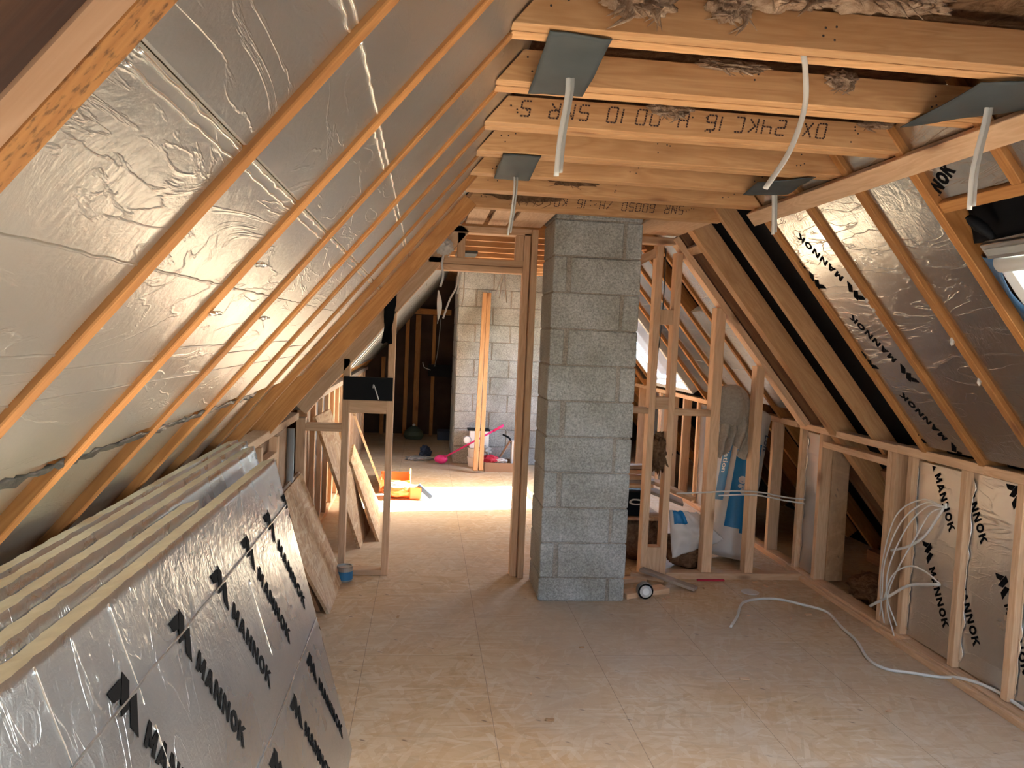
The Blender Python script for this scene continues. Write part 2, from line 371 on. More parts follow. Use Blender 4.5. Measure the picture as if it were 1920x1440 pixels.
# ------------------------------------------------------------------ lettering
def ring(cx, cy, ax, ay, bx, by, n=20):
    out = []
    for k in range(n):
        a0, a1 = 2*math.pi*k/n, 2*math.pi*(k+1)/n
        out.append([(cx+ax*math.cos(a0), cy+ay*math.sin(a0)), (cx+ax*math.cos(a1), cy+ay*math.sin(a1)),
                    (cx+bx*math.cos(a1), cy+by*math.sin(a1)), (cx+bx*math.cos(a0), cy+by*math.sin(a0))])
    return out
def bar(x0, y0, x1, y1, w0, w1=None):
    w1 = w0 if w1 is None else w1
    return [(x0, y0), (x1, y1), (x1+w1, y1), (x0+w0, y0)]
GL = {'M': [bar(0, 0, 0, 1, .26), bar(.74, 0, .74, 1, .26), [(.0, 1), (.28, 1), (.60, .18), (.40, .18)], [(.72, 1), (1, 1), (.60, .18), (.40, .18)]],
      'A': [bar(0, 0, .36, 1, .27), bar(.73, 0, .37, 1, .27), [(.25, .17), (.75, .17), (.68, .38), (.32, .38)]],
      'N': [bar(0, 0, 0, 1, .25), bar(.70, 0, .70, 1, .25), [(.0, 1), (.27, 1), (.95, 0), (.68, 0)]],
      'O': ring(.5, .5, .5, .52, .24, .27),
      'K': [bar(0, 0, 0, 1, .26), [(.2, .36), (.2, .60), (.62, 1), (.97, 1)], [(.34, .52), (.58, .62), (1.0, 0), (.67, 0)]]}
LOGO = [[(-.155, 0), (-.126, .054), (-.111, .023), (-.128, 0)], [(-.127, .067), (-.097, .069), (-.077, .024), (-.094, -.004), (-.110, .025)],
        [(-.080, .041), (-.063, .067), (-.024, 0), (-.058, 0)]]
def brand_polys(cap=.053, adv=.0545):
    P = [list(p) for p in LOGO]
    for i, ch in enumerate('MANNOK'):
        for poly in GL[ch]: P.append([(i*adv + x*adv*.86, y*cap) for x, y in poly])
    return P
def print_on(parent, prints, O, U, Vv, n, lim=None, name='printed_lettering', lift=.0015, mat=None):
    """prints = [(u, v, du, dv, word)] in the board's own two directions U, Vv; letters cut at the board's edge lim=(u0,u1,v0,v1)"""
    bm = bmesh.new(); flip = U.cross(Vv).dot(n) < 0
    for (pu, pv, du, dv, what) in prints:
        L = math.hypot(du, dv); du, dv = du/L, dv/L
        uu, uv = (-dv, du) if not flip else (dv, -du)
        for poly in (brand_polys() if what == 'brand' else what):
            vs = [bm.verts.new((pu+a*du+b*uu, pv+a*dv+b*uv, 0)) for a, b in poly]
            try: bm.faces.new(vs)
            except ValueError: pass
    bmesh.ops.triangulate(bm, faces=bm.faces[:])
    if lim:
        for co, no in (((lim[0], 0, 0), (-1, 0, 0)), ((lim[1], 0, 0), (1, 0, 0)), ((0, lim[2], 0), (0, -1, 0)), ((0, lim[3], 0), (0, 1, 0))):
            bmesh.ops.bisect_plane(bm, geom=bm.verts[:]+bm.edges[:]+bm.faces[:], plane_co=co, plane_no=no, clear_outer=True)
    for v in bm.verts: v.co = V(O) + U*v.co.x + Vv*v.co.y + n*lift
    r = bmesh.ops.extrude_face_region(bm, geom=bm.faces[:])
    for g in r['geom']:
        if isinstance(g, bmesh.types.BMVert): g.co -= n*.001
    bmesh.ops.recalc_face_normals(bm, faces=bm.faces)
    if not bm.faces: bm.free(); return None
    return from_bm(name, bm, mat or INK, parent)
SEG = {'0': 'abcdef', '1': 'bc', '2': 'abged', '4': 'fgbc', '5': 'afgcd', '6': 'afgedc', 'S': 'afgcd', 'C': 'afed', 'W': 'fbecx', 'R': 'abefgk',
       'K': 'efmk', 'D': 'abcdef', 'T': 'an', 'X': 'xy', 'H': 'febcg', ':': 'o', '/': 'y', 'L': 'fed', 'I': 'n', ' ': ''}
def stamp_polys(text, h=.042, wd=.026, gap=.014, t=.0042, dotted=True):
    P = []; x0 = 0
    S = {'a': ((0, 1), (1, 1)), 'b': ((1, 1), (1, .5)), 'c': ((1, .5), (1, 0)), 'd': ((0, 0), (1, 0)), 'e': ((0, 0), (0, .5)), 'f': ((0, .5), (0, 1)),
         'g': ((0, .5), (1, .5)), 'k': ((.3, .5), (1, 0)), 'm': ((.2, .5), (1, 1)), 'n': ((.5, 0), (.5, 1)), 'x': ((0, 1), (1, 0)), 'y': ((0, 0), (1, 1)), 'o': ((.4, .2), (.4, .75))}
    for ch in text:
        for s in SEG.get(ch, ''):
            (ax, ay), (bx, by) = S[s]
            a = V((x0+ax*wd + ay*h*.18, ay*h)); b = V((x0+bx*wd + by*h*.18, by*h)); d = b-a; L = d.length; d /= L; nn = V((-d.y, d.x))*t*.5
            k = max(2, int(L/.0085)) if dotted else 1
            for q in range(k):
                p, e = a+d*(L*q/k), a+d*(L*(q+.72)/k)
                P.append([(p.x-nn.x, p.y-nn.y), (e.x-nn.x, e.y-nn.y), (e.x+nn.x, e.y+nn.y), (p.x+nn.x, p.y+nn.y)])
        x0 += wd+gap
    return P

# ------------------------------------------------------------------ setting: floor, roof, gables
Y0, Y1 = -2.8, 13.2
fl = box('floor', (-2.25, Y0, -.022), (4.15, Y1, 0), FLOORM, bv=0); fl.matrix_world = Matrix.Translation((.95, (Y0+Y1)/2, -.011))
fl.data = boxmesh(6.4, Y1-Y0, .022, 0); fl.data.materials.append(FLOORM); tag(fl, kind='structure')
def roof_sheet(name, P, n, holes, off=-.11, th=.02):
    """membrane lying on the rafters, pierced by its skylights"""
    s0, s1 = -(.7775/CT)-.02, 3.3
    ys = sorted({Y0, Y1, *[h[0] for h in holes], *[h[1] for h in holes]}); bm = bmesh.new()
    def quad(a, b, c, d):
        vs = [bm.verts.new(P(q[0], q[1], off-k)) for k in (0, th) for q in (a, b, c, d)]
        for f in ((0, 1, 2, 3), (7, 6, 5, 4), (0, 4, 5, 1), (1, 5, 6, 2), (2, 6, 7, 3), (3, 7, 4, 0)): bm.faces.new([vs[i] for i in f])
    for ya, yb in zip(ys, ys[1:]):
        hs = [h for h in holes if h[0] <= ya+1e-6 and h[1] >= yb-1e-6]
        if not hs: quad((s0, ya), (s1, ya), (s1, yb), (s0, yb))
        else:
            h = hs[0]; quad((s0, ya), (h[2], ya), (h[2], yb), (s0, yb)); quad((h[3], ya), (s1, ya), (s1, yb), (h[3], yb))
    bmesh.ops.recalc_face_normals(bm, faces=bm.faces); o = from_bm(name, bm, BLACKM); tag(o, kind='structure'); return o
roof_sheet('ceiling_left_slope', LP, NL, [FILL_SKY_LEFT])
roof_sheet('ceiling_right_slope', RP, NR, [SKY_NEAR, SKY_BACK])
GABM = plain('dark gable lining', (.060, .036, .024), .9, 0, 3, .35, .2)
gx0, gx1 = -2.25, 4.15
def gable(name, y, mat, hole=None):
    bm = bmesh.new(); RZ = 3.36
    if hole:
        multi_box(bm, (gx0, y-.1, 0), (hole[0], y, RZ)); multi_box(bm, (hole[1], y-.1, 0), (gx1, y, RZ))
        multi_box(bm, (hole[0], y-.1, 0), (hole[1], y, hole[2])); multi_box(bm, (hole[0], y-.1, hole[3]), (hole[1], y, RZ))
    else: multi_box(bm, (gx0, y-.1, 0), (gx1, y, RZ))
    o = from_bm(name, bm, mat); tag(o, kind='structure'); return o
gable('wall_rear', -2.6, plain('pale plasterboard', (.68, .66, .63), .8), FILL_GW)
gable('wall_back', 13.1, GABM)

wf = thing('window_fill_1', 'square gable window added behind the camera to light the joist faces', 'window', ((FILL_GW[0]+FILL_GW[1])/2, -2.65, FILL_GW[2])); wf['kind'] = 'structure'
for a, b in (((FILL_GW[0], FILL_GW[2]), (FILL_GW[1], FILL_GW[2]+.05)), ((FILL_GW[0], FILL_GW[3]-.05), (FILL_GW[1], FILL_GW[3])), ((FILL_GW[0], FILL_GW[2]+.05), (FILL_GW[0]+.05, FILL_GW[3]-.05)), ((FILL_GW[1]-.05, FILL_GW[2]+.05), (FILL_GW[1], FILL_GW[3]-.05))):
    box('frame', (a[0], -2.69, a[1]), (b[0], -2.61, b[1]), WHITEP, wf)
box('glass_pane', (FILL_GW[0]+.05, -2.665, FILL_GW[2]+.05), (FILL_GW[1]-.05, -2.66, FILL_GW[3]-.05), GLASS, wf, bv=0)

# ------------------------------------------------------------------ rafters
def rafter(P, n, y, wd, s0, s1, o_in, o_out, mat, label, group, name='rafter'):
    """y = near face, o_in = how far it stands proud of the foil plane, o_out = how far it reaches behind it"""
    om = (o_in-o_out)/2; a, b = P(s0, y+wd/2, om), P(s1, y+wd/2, om)
    o = beam(name, a, b, wd, o_in+o_out, n, mat); tag(o, label, 'rafter', group); return o
LG = 'rafters of the left roof slope'; RG = 'rafters of the right roof slope'
rafter(LP, NL, .175, .045, -1.1, 2.9, .02, .09, DARKW, 'dark rafter of the left slope, nearest the camera', LG)
rafter(LP, NL, .520, .084, -1.1, 2.9, .0, .09, SHADEW, 'added shade-coloured rafter in the top left corner beside the pale new one', LG)  # added to fill the corner that lies in shade
rafter(LP, NL, .605, .046, -1.1, 2.9, .0, .09, DULL, 'pale new rafter doubled against the mouldy one, top left corner', LG)
rafter(LP, NL, .654, .047, -1.1, 2.9, -.002, .09, MOULDY, 'orange rafter speckled with mould at top left', LG)
NAMES_L = {1.098: 'first orange rafter past the mouldy one on the left slope', 1.533: 'second orange rafter past the mouldy one on the left slope',
           1.985: 'third rafter past the mouldy one on the left slope, thin sliver of wood', 2.46: 'fourth rafter past the mouldy one on the left slope',
           2.875: 'fifth rafter past the mouldy one on the left slope', 3.375: 'thin rafter edge next to the wide orange one, left slope'}
for y, lb in NAMES_L.items(): rafter(LP, NL, y, .037 if y < 1.2 else .045, -1.1, 2.9, .001, .09, OLD, lb, LG)
rafter(LP, NL, 3.755, .05, -1.1, 2.9, .022, .09, OLD, 'wide bright orange rafter with screws, left slope near the partition', LG)
rafter(LP, NL, 4.35, .047, -.02, 1.75, .073, .09, OLD, 'deep brown rafter standing proud beside the partition, left slope', LG)
for k in range(17):
    y = 5.50 + .44*k
    rafter(LP, NL, y, .045, -1.1, 2.9, -.012, .09, OLD, f'rafter of the back room on the left slope, {ORD[k]} behind the partition', 'back room rafters, left slope')
rafter(RP, NR, 4.06, .045, -1.1, 3.0, .012, .09, OLD, 'rafter at the edge of the black uninsulated bay, right slope', RG)
rafter(RP, NR, 3.600, .045, -1.1, 3.0, .012, .09, OLD, 'rafter between the printed foil bay and the plain one, right slope', RG)
rafter(RP, NR, 3.165, .045, -1.1, 3.0, .012, .09, OLD, 'rafter with torn white tape hanging from it, right slope', RG)
rafter(RP, NR, 2.775, .045, -1.1, 3.0, .02, .09, OLD, 'rafter along the side of the near skylight, right slope', RG)
rafter(RP, NR, 1.50, .045, -1.1, 3.0, .02, .09, OLD, 'rafter on the near side of the near skylight', RG)
rafter(RP, NR, 2.36, .045, -.2, .225, .012, .09, OLD, 'short rafter above the noggin over the near skylight', RG)
rafter(RP, NR, 4.58, .047, -.4, 3.0, .0, .105, JOIST, 'bare rafter between the two black bays, right slope', RG)
rafter(RP, NR, 5.03, .090, -.4, 3.0, .03, .105, JOIST, 'doubled bare rafter with a long crack beside the partition', RG)
rafter(RP, NR, 5.37, .047, -.4, 3.0, .0, .105, DARKW, 'dark rafter tucked behind the sloping partition plate, right slope', RG)
for y in (.15, .60, 1.05, -.30, -.74, -1.18, -1.62, -2.06): rafter(RP, NR, y, .045, -1.1, 3.0, .012, .09, OLD, 'rafter of the right slope beside or behind the camera', 'rafters beside or behind the camera, right slope')
for y in (-.30, -.75, -2.47): rafter(LP, NL, y, .045, -1.1, 2.9, .012, .09, OLD, 'rafter of the left slope beside or behind the camera', 'rafters beside or behind the camera, left slope')
RYB = [5.86+.41*k for k in range(5)] + [9.27+.44*k for k in range(8)]
for k, y in enumerate(RYB):
    rafter(RP, NR, y, .045, -1.1, 3.0, .012, .09, OLD, f'rafter of the back room on the right slope, {ORD[k]} behind the partition', 'back room rafters, right slope')
b = beam('noggin', RP(.245, 1.545, -.03), RP(.245, 2.775, -.03), .045, .085, NR, OLD); tag(b, 'orange noggin across the bay above the near skylight', 'noggin')
b = beam('noggin', RP(1.50, 1.545, -.03), RP(1.50, 2.775, -.03), .045, .085, NR, OLD); tag(b, 'noggin across the bay below the near skylight', 'noggin')
b = beam('noggin', RP(.115, 5.12, .005), RP(.115, 5.37, .005), .06, .04, NR, PINE); tag(b, 'short noggin at the top between the cracked rafter and the partition', 'noggin')
b = beam('batten', RP(.042, .2, .022), RP(.036, 4.16, .022), .078, .044, NR, PINE); tag(b, 'long pale batten fixed under the joist ends along the right slope', 'batten')

# ------------------------------------------------------------------ foil boards
def foil_board(P, n, y0, y1, s0, s1, label, group, off=-.007, th=.075, mat=None, prints=None, creases=(), fine=(), fr=.0032):
    if P is RP: mat = mat or FOILR_DIM
    c = P((s0+s1)/2, (y0+y1)/2, off-th/2)
    d = (P(1, 0)-P(0, 0)).normalized(); x, y, z = d, n.cross(d), n
    me = boxmesh(s1-s0, y1-y0, th, .003); me.materials.append(mat or FOIL); me.materials.append(FOAM)
    for p in me.polygons:
        if abs(p.normal.z) < .5: p.material_index = 1
    o = link('insulation_board', me); o.matrix_world = mat_of(x, y, z, c)
    tag(o, label, 'insulation board', group)
    def sub(q):
        q.parent = o; q.matrix_parent_inverse = o.matrix_world.inverted()
    for pr1 in prints or []:
        q = print_on(None, [pr1], P(0, 0, off), V((0, 1, 0)), d, n, (y0+.002, y1-.002, s0+.004, s1-.004))
        if q: sub(q)
    for sc in fine:
        pts = [P(sc+.003*noise.noise(V((i*.6, sc*9, 2))), y0+.003+(y1-y0-.006)*i/14, off-.0012) for i in range(15)]
        sub(tube('board_joint', pts, fr, mat or FOIL, n=2, seg=6))
    for (sc, dbl) in creases:
        for k in range(dbl):
            pts = [P(sc+k*.016+.004*noise.noise(V((i*.8, sc*9, k))), y0+.01+(y1-y0-.02)*i/14, off+.0005) for i in range(15)]
            sub(tube('torn_foil_seam', pts, .0028, SHINY, n=2, seg=5))
    return o
bays_l = [(.703, 1.094), (1.140, 1.529), (1.582, 1.981), (2.034, 2.456), (2.509, 2.871), (2.924, 3.371), (3.424, 3.752), (3.809, 4.346)]
where = ['between the mouldy rafter and the next', 'in the second bay past the mouldy rafter', 'in the third bay past the mouldy rafter', 'in the fourth bay past the mouldy rafter',
         'in the fifth bay past the mouldy rafter', 'two bays before the wide orange rafter', 'in the bay before the wide orange rafter', 'against the deep brown rafter']
for i, (a, b_) in enumerate(bays_l):
    foil_board(LP, NL, a, b_, -.35, .6605, f'upper silver foil board {where[i]}, left slope', 'foil boards of the left slope', creases=[(.44, 1 if i % 2 else 2)])
    foil_board(LP, NL, a, b_, .662, 1.30, f'middle silver foil board {where[i]}, left slope', 'foil boards of the left slope', creases=[(.668, 2)] if i != 3 else [(.668, 1)], off=-.008, fine=[.872, 1.03+.03*(i % 2), 1.12])
    foil_board(LP, NL, a, b_, 1.315, 2.35, f'lower foil board {where[i]}, below the torn edge', 'foil boards of the left slope', off=-.024, th=.05)
cols = [(.44+.49*0, 0)]
dirR = (.40, -.916)
C1 = [(3.745, .49), (3.770, 1.005), (3.795, 1.52), (4.035, .40), (4.06, .935), (4.09, 1.45)]
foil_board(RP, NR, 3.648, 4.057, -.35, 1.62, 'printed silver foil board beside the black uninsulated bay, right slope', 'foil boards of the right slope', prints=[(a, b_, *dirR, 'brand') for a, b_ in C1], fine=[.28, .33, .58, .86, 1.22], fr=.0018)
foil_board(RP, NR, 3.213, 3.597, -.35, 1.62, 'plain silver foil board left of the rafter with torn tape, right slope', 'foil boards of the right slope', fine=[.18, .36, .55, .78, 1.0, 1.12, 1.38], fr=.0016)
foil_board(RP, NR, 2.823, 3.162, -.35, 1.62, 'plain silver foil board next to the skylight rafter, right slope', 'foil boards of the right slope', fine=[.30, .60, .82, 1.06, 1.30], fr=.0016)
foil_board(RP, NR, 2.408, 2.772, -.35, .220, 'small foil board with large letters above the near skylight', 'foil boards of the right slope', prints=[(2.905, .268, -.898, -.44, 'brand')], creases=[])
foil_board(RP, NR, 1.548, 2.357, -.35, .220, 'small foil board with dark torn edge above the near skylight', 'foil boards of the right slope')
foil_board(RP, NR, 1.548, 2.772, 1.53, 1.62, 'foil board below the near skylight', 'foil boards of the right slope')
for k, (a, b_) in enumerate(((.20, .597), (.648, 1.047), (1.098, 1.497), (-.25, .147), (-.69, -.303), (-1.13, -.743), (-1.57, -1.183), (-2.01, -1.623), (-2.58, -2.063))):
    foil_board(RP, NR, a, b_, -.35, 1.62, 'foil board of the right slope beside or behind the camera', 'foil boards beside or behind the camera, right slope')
for k, (a, b_) in enumerate(((-.25, .17), (-.70, -.305))):
    foil_board(LP, NL, a, b_, -.35, 2.3, 'foil board of the left slope beside or behind the camera', 'foil boards beside or behind the camera, left slope')
for k in range(16):
    a, b_ = 5.548+.44*k, 5.937+.44*k
    foil_board(LP, NL, a, b_, -.35, 1.5, f'foil board of the back room, left slope, {ORD[k]} behind the partition', 'back room foil boards, left slope', off=.0, creases=[(.3+.13*(k % 3), 1), (.9, 1)] if k < 9 else [])
edges = [5.42] + RYB
for k in range(len(edges)-1):
    a, b_ = edges[k]+.048, edges[k+1]-.003
    if k == 1:
        foil_board(RP, NR, a, b_, .62, 1.55, f'foil board of the back room below the open dark bay, right slope', 'back room foil boards, right slope', creases=[(.9, 1), (1.2, 1)]); continue
    if b_ > SKY_BACK[0] and a < SKY_BACK[1]: continue
    foil_board(RP, NR, a, b_, -.35, 1.55, f'foil board of the back room, right slope, {ORD[k]} bay behind the partition', 'back room foil boards, right slope', creases=[(.5, 1), (.8, 1), (1.15, 1)] if k < 5 else [])

# ------------------------------------------------------------------ skylights
def skylight(q, label, bar=True, RP=RP, NR=NR):
    y0, y1, s0, s1 = q; t = thing('skylight', label, 'skylight', RP(s1, (y0+y1)/2, -.1))
    f = .055
    for (a, b_, c, d, nm) in ((s0, s0+f, y0, y1, 'outer_frame'), (s1-f, s1, y0, y1, 'outer_frame'), (s0+f, s1-f, y0, y0+f, 'outer_frame'), (s0+f, s1-f, y1-f, y1, 'outer_frame')):
        beam(nm, RP((a+b_)/2 if nm and (d-c) > (b_-a) else a, c if (d-c) > (b_-a) else (c+d)/2, -.06), RP((a+b_)/2 if (d-c) > (b_-a) else b_, d if (d-c) > (b_-a) else (c+d)/2, -.06), f, .12, NR, WHITEP, t)
    a0, a1, c0, c1 = s0+f+.004, s1-f-.004, y0+f+.004, y1-f-.004; g = .04
    for (p, q2) in ((RP(a0+g/2, c0, -.085), RP(a0+g/2, c1, -.085)), (RP(a1-g/2, c0, -.085), RP(a1-g/2, c1, -.085)), (RP(a0, c0+g/2, -.085), RP(a1, c0+g/2, -.085)), (RP(a0, c1-g/2, -.085), RP(a1, c1-g/2, -.085))):
        beam('sash', p, q2, g, .05, NR, WHITEP, t)
    vs = [RP(s, y, -.095) for s, y in ((a0+g, c0+g), (a1-g, c0+g), (a1-g, c1-g), (a0+g, c1-g))]
    vs2 = [v-NR*.006 for v in vs]
    link('glass_pane', mesh(vs+vs2, [(0, 1, 2, 3), (7, 6, 5, 4), (0, 4, 5, 1), (1, 5, 6, 2), (2, 6, 7, 3), (3, 7, 4, 0)]), GLASS, t)
    if bar:
        beam('head_trim', RP(s0+.028, y0+.01, .012), RP(s0+.028, y1-.01, .012), .062, .022, NR, ALU, t)
        beam('head_trim', RP(s0+.028, y0+.03, .026), RP(s0+.028, y1-.03, .026), .030, .006, NR, GREYP, t)
        # ventilation handle: a curved white channel
        pts = []
        def ch(u, v):
            an = math.pi*(.05+.9*v); return RP(s0+.095-.026*math.cos(an), y0+.03+(y1-y0-.055)*u, .006+.018*math.sin(an))
        hb = grid('handle_bar', ch, 2, 10, WHITEP, t, thick=.006)
        for yy in (y0+.028, y1-.028): beam('handle_end', RP(s0+.070, yy, .010), RP(s0+.120, yy, .010), .005, .024, NR, WHITEP, hb)
    return t
skylight(SKY_NEAR, 'near roof skylight with white frame, handle bar and pale sky, upper right')
skylight(SKY_BACK, 'back room skylight seen between the partition studs', bar=False)
skylight(FILL_SKY_LEFT, 'skylight added in the left slope behind the camera for fill light', bar=False, RP=LP, NR=NL)
def drape_side(u, v):
    s = .48+.98*u; wv = .02*noise.noise(V((u*9, v*2, 1)))+.012*math.sin(u*26+v*4)
    return RP(s, 2.772-.080*v, -.020+.026*math.sin(v*math.pi*.5)+wv*.6*(v*1.2+.1)) 
d1 = grid('window_membrane', drape_side, 40, 8, BLUEM, thick=.002); tag(d1, 'blue vapour membrane draped down the side of the near skylight', 'membrane')
def drape_top(u, v):
    y = 1.56+1.20*u; return RP(.285+.14*v, y, -.075+.06*v+.012*noise.noise(V((u*8, v*3, 4))))
d2 = grid('window_membrane', drape_top, 36, 8, BLACKM, thick=.002); tag(d2, 'black membrane across the bay over the near skylight', 'membrane')
def sausage(u, v):
    an = 2*math.pi*v; c = RP(.290+.10*u, 2.64-.05*u, .030); r = .012*(1+.8*math.sin(math.pi*min(1, u*1.1)))+.004*noise.noise(V((u*9, v*6, 2)))
    return c+V((0, 1, 0))*r*math.cos(an)+NR*r*math.sin(an)
d3 = grid('membrane_roll', sausage, 16, 14, DPCB); tag(d3, 'shiny black rolled membrane hanging at the corner of the near skylight', 'membrane')

# ------------------------------------------------------------------ ceiling joists
def joist(y0, y1, z0, z1, label, part=None, mat=None, group='ceiling joists of the near room'):
    a = [(XL-.004+(z-ZC)*CT/ST*1.0, z) for z in (z0, z1)]; 
    xr = [XR+.004-(z-ZC)*CT/ST for z in (z0, z1)]
    P = [(a[0][0], z0), (xr[0], z0), (xr[1], z1), (a[1][0], z1)]
    cx, cy, cz = .96, (y0+y1)/2, (z0+z1)/2
    vs = [V((x-cx, (yy-cy), z-cz)) for yy in (y0, y1) for x, z in P]
    me = mesh(vs, [(0, 1, 2, 3), (7, 6, 5, 4), (0, 4, 5, 1), (1, 5, 6, 2), (2, 6, 7, 3), (3, 7, 4, 0)])
    bm = bmesh.new(); bm.from_mesh(me); bevel(bm, .0025); bm.to_mesh(me); bm.free()
    o = link('ceiling_joist' if part is None else 'joist_ply', me, mat or JOIST); o.location = (cx, cy, cz)
    if part is not None: adopt(o, part)
    else: tag(o, label, 'joist', group)
    return o
JJ = [(1.905, [(.0, .047, 0), (.072, .118, .006)], 'nearest ceiling joist, wool hanging over its face'),
      (2.33, [(.0, .047, 0), (.072, .125, .004)], 'second ceiling joist from the camera'),
      (2.78, [(.0, .047, 0), (.070, .125, .004)], 'third ceiling joist, long dotted black stamp on its face'),
      (3.215, [(.0, .047, 0), (.070, .125, .004)], 'fourth ceiling joist from the camera'),
      (3.65, [(.0, .070, 0)], 'fifth ceiling joist, small grey membrane patch on it'),
      (4.05, [(.0, .11, 0)], 'sixth ceiling joist, brown wool caught above it'),
      (4.62, [(.0, .07, 0)], 'last ceiling joist in front of the block chimney, stamped')]
for k, (y, plies, lb) in enumerate(JJ):
    if len(plies) == 1:
        o = joist(y, y+plies[0][1], ZC, ZC+.095, lb)
        o0 = o
    else:
        t = thing('ceiling_joist', lb, 'joist', (.96, y+.06, ZC), 'ceiling joists of the near room')
        for a, b_, dz in plies: o = joist(y+a, y+b_, ZC+dz, ZC+.095, None, t)
        o0 = t
    if k in (2, 6):
        words = 'DX 24KC16 H 0010 SWR 5' if k == 2 else 'SWR 60050 /H 16 KD'
        h_, w_, g_ = (.048, .026, .016) if k == 6 else (.052, .032, .020)
        xx = 1.50 if k == 6 else 1.42
        for word in words.split():
            q = print_on(None, [(xx, ZC+.080, -1, 0, stamp_polys(word, h_, w_, g_, .0055))],
                         V((0, y, 0)), V((1, 0, 0)), V((0, 0, 1)), V((0, -1, 0)), (XL+.08, XR-.08, ZC+.005, ZC+.09), 'stamped_word', mat=INKB)
            if q: adopt(q, o0)
            xx -= len(word)*(w_+g_)+.05
for k, y in enumerate((1.45, 1.0, .55, .1, -.35, -.8, -1.25, -1.7)):
    joist(y, y+.047, ZC, ZC+.095, 'ceiling joist overhead or behind the camera', group='ceiling joists overhead')
for k, y in enumerate([5.86, 6.22, 6.64, 7.06, 7.53, 8.0, 8.45, 8.9, 9.35]):
    joist(y, y+.047, ZC, ZC+.095, f'back room ceiling joist, {ORD[k]} behind the partition', group='ceiling joists of the back room')
NAIL = plain('rusty nail head', (.05, .03, .025), .6)
rn = random.Random(5)
for t in [o for o in COL.objects if o.get('group') == 'ceiling joists of the near room']:
    yj = [j_[0] for j_ in JJ if j_[2] == t['label']][0]
    for cx in (.30, .95, 1.55):
        for q in range(4):
            x, z = cx+rn.uniform(-.035, .035), ZC+rn.uniform(.02, .08)
            lathe('nail_head', (x, yj-.0012, z), [(.0025, 0), (.0032, .0008), (.0032, .002)], NAIL, t, 'y', 8)
# loft wool lying on the joists
def loft(ya, yb, nm, lb, nu=70, nv=90, drop=.05):
    def fn(u, v):
        x = .27+1.38*u; y = ya+(yb-ya)*v
        q = noise.fractal(V((x*2.6, y*2.6, 0)), .8, 2.2, 5)
        edge = min(1, min(u, 1-u)*9)
        return V((x, y, ZC+.112+.02-drop*.35*max(0, q)*edge))
    o = grid(nm, fn, nu, nv, WOOLD); tag(o, lb, 'insulation', kind='stuff'); return o
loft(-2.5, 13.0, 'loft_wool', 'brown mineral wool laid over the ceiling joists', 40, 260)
def wool_tuft(c, r, seed, lb, mat=WOOL, amp=.55, tails=3):
    o = blob('wool_tuft', c, (r[0], r[1], r[2]*.8), mat, amp=amp*.8, fr=2.8, sub=5, seed=seed); tag(o, lb, 'insulation', 'wisps of mineral wool')
    rr = random.Random(seed)
    for k in range(tails*4):
        x = c[0]+rr.uniform(-.7, .7)*r[0]; L = rr.uniform(.2, 1.0)*r[2]*1.5
        pts = [V((x, c[1]-r[1]*.4, c[2]-r[2]*.4)), V((x+rr.uniform(-.02, .02), c[1]-r[1]*.7, c[2]-r[2]*.4-L*.5)), V((x+rr.uniform(-.05, .05), c[1]-r[1]*.7, c[2]-r[2]*.4-L))]
        tube('fibre_strand', pts, .004, mat, o, n=4, seg=6, radii=lambda t_, k=k: (.007 if k % 4 == 0 else .003)*(1-t_)**.7+.0006)
    return o
wool_tuft((.47, 1.875, 2.475), (.085, .035, .05), 1, 'wool wisp trailing over the nearest joist above the large grey patch', tails=5)
wool_tuft((.80, 1.86, 2.505), (.13, .05, .035), 2, 'wool bulge over the middle of the nearest joist', tails=2)
wool_tuft((1.05, 1.85, 2.515), (.18, .06, .036), 3, 'wide wool bulge over the nearest joist, right of the middle')
wool_tuft((.70, 1.89, 2.48), (.05, .03, .045), 4, 'hanging knob of wool on the nearest joist')
wool_tuft((.88, 2.318, 2.492), (.10, .018, .018), 5, 'thin wool fringe on the second joist')
wool_tuft((1.22, 2.315, 2.478), (.045, .02, .03), 6, 'wool tuft on the second joist near its right end', tails=2)
wool_tuft((.83, 2.765, 2.487), (.075, .02, .028), 7, 'wool fringe over the stamp of the third joist', tails=5)
wool_tuft((1.60, 2.77, 2.485), (.06, .02, .015), 8, 'small wool shred at the right end of the third joist', tails=1)
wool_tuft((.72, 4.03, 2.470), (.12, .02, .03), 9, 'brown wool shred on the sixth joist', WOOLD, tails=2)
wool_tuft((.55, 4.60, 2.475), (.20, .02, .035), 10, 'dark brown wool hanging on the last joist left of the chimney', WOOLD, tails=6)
wool_tuft((.70, 3.63, 2.49), (.07, .015, .012), 11, 'faint wool wisp on the fifth joist', tails=1)

# ceiling boards between the last joist and the partition
for k, (xa, xb, side) in enumerate(((.235, .355, 'leftmost'), (.385, .51, 'middle'), (.535, .745, 'rightmost'))):
    o = box('ceiling_plank', (xa, 4.69, ZC), (xb, 5.33, ZC+.02), PINE); tag(o, f'{side} pale plank above the doorway, left of the chimney', 'plank', 'planks above the doorway')
o = box('ceiling_plank', (1.325, 4.69, ZC), (1.70, 5.33, ZC+.02), PINE); tag(o, 'wide pale board overhead right of the chimney', 'plank')
o = beam('trimmer', (.60, 4.80, ZC+.03), (.765, 4.69, ZC+.03), .04, .045, (0, 0, 1), PINE); tag(o, 'short diagonal trimmer at the corner of the chimney', 'trimmer')

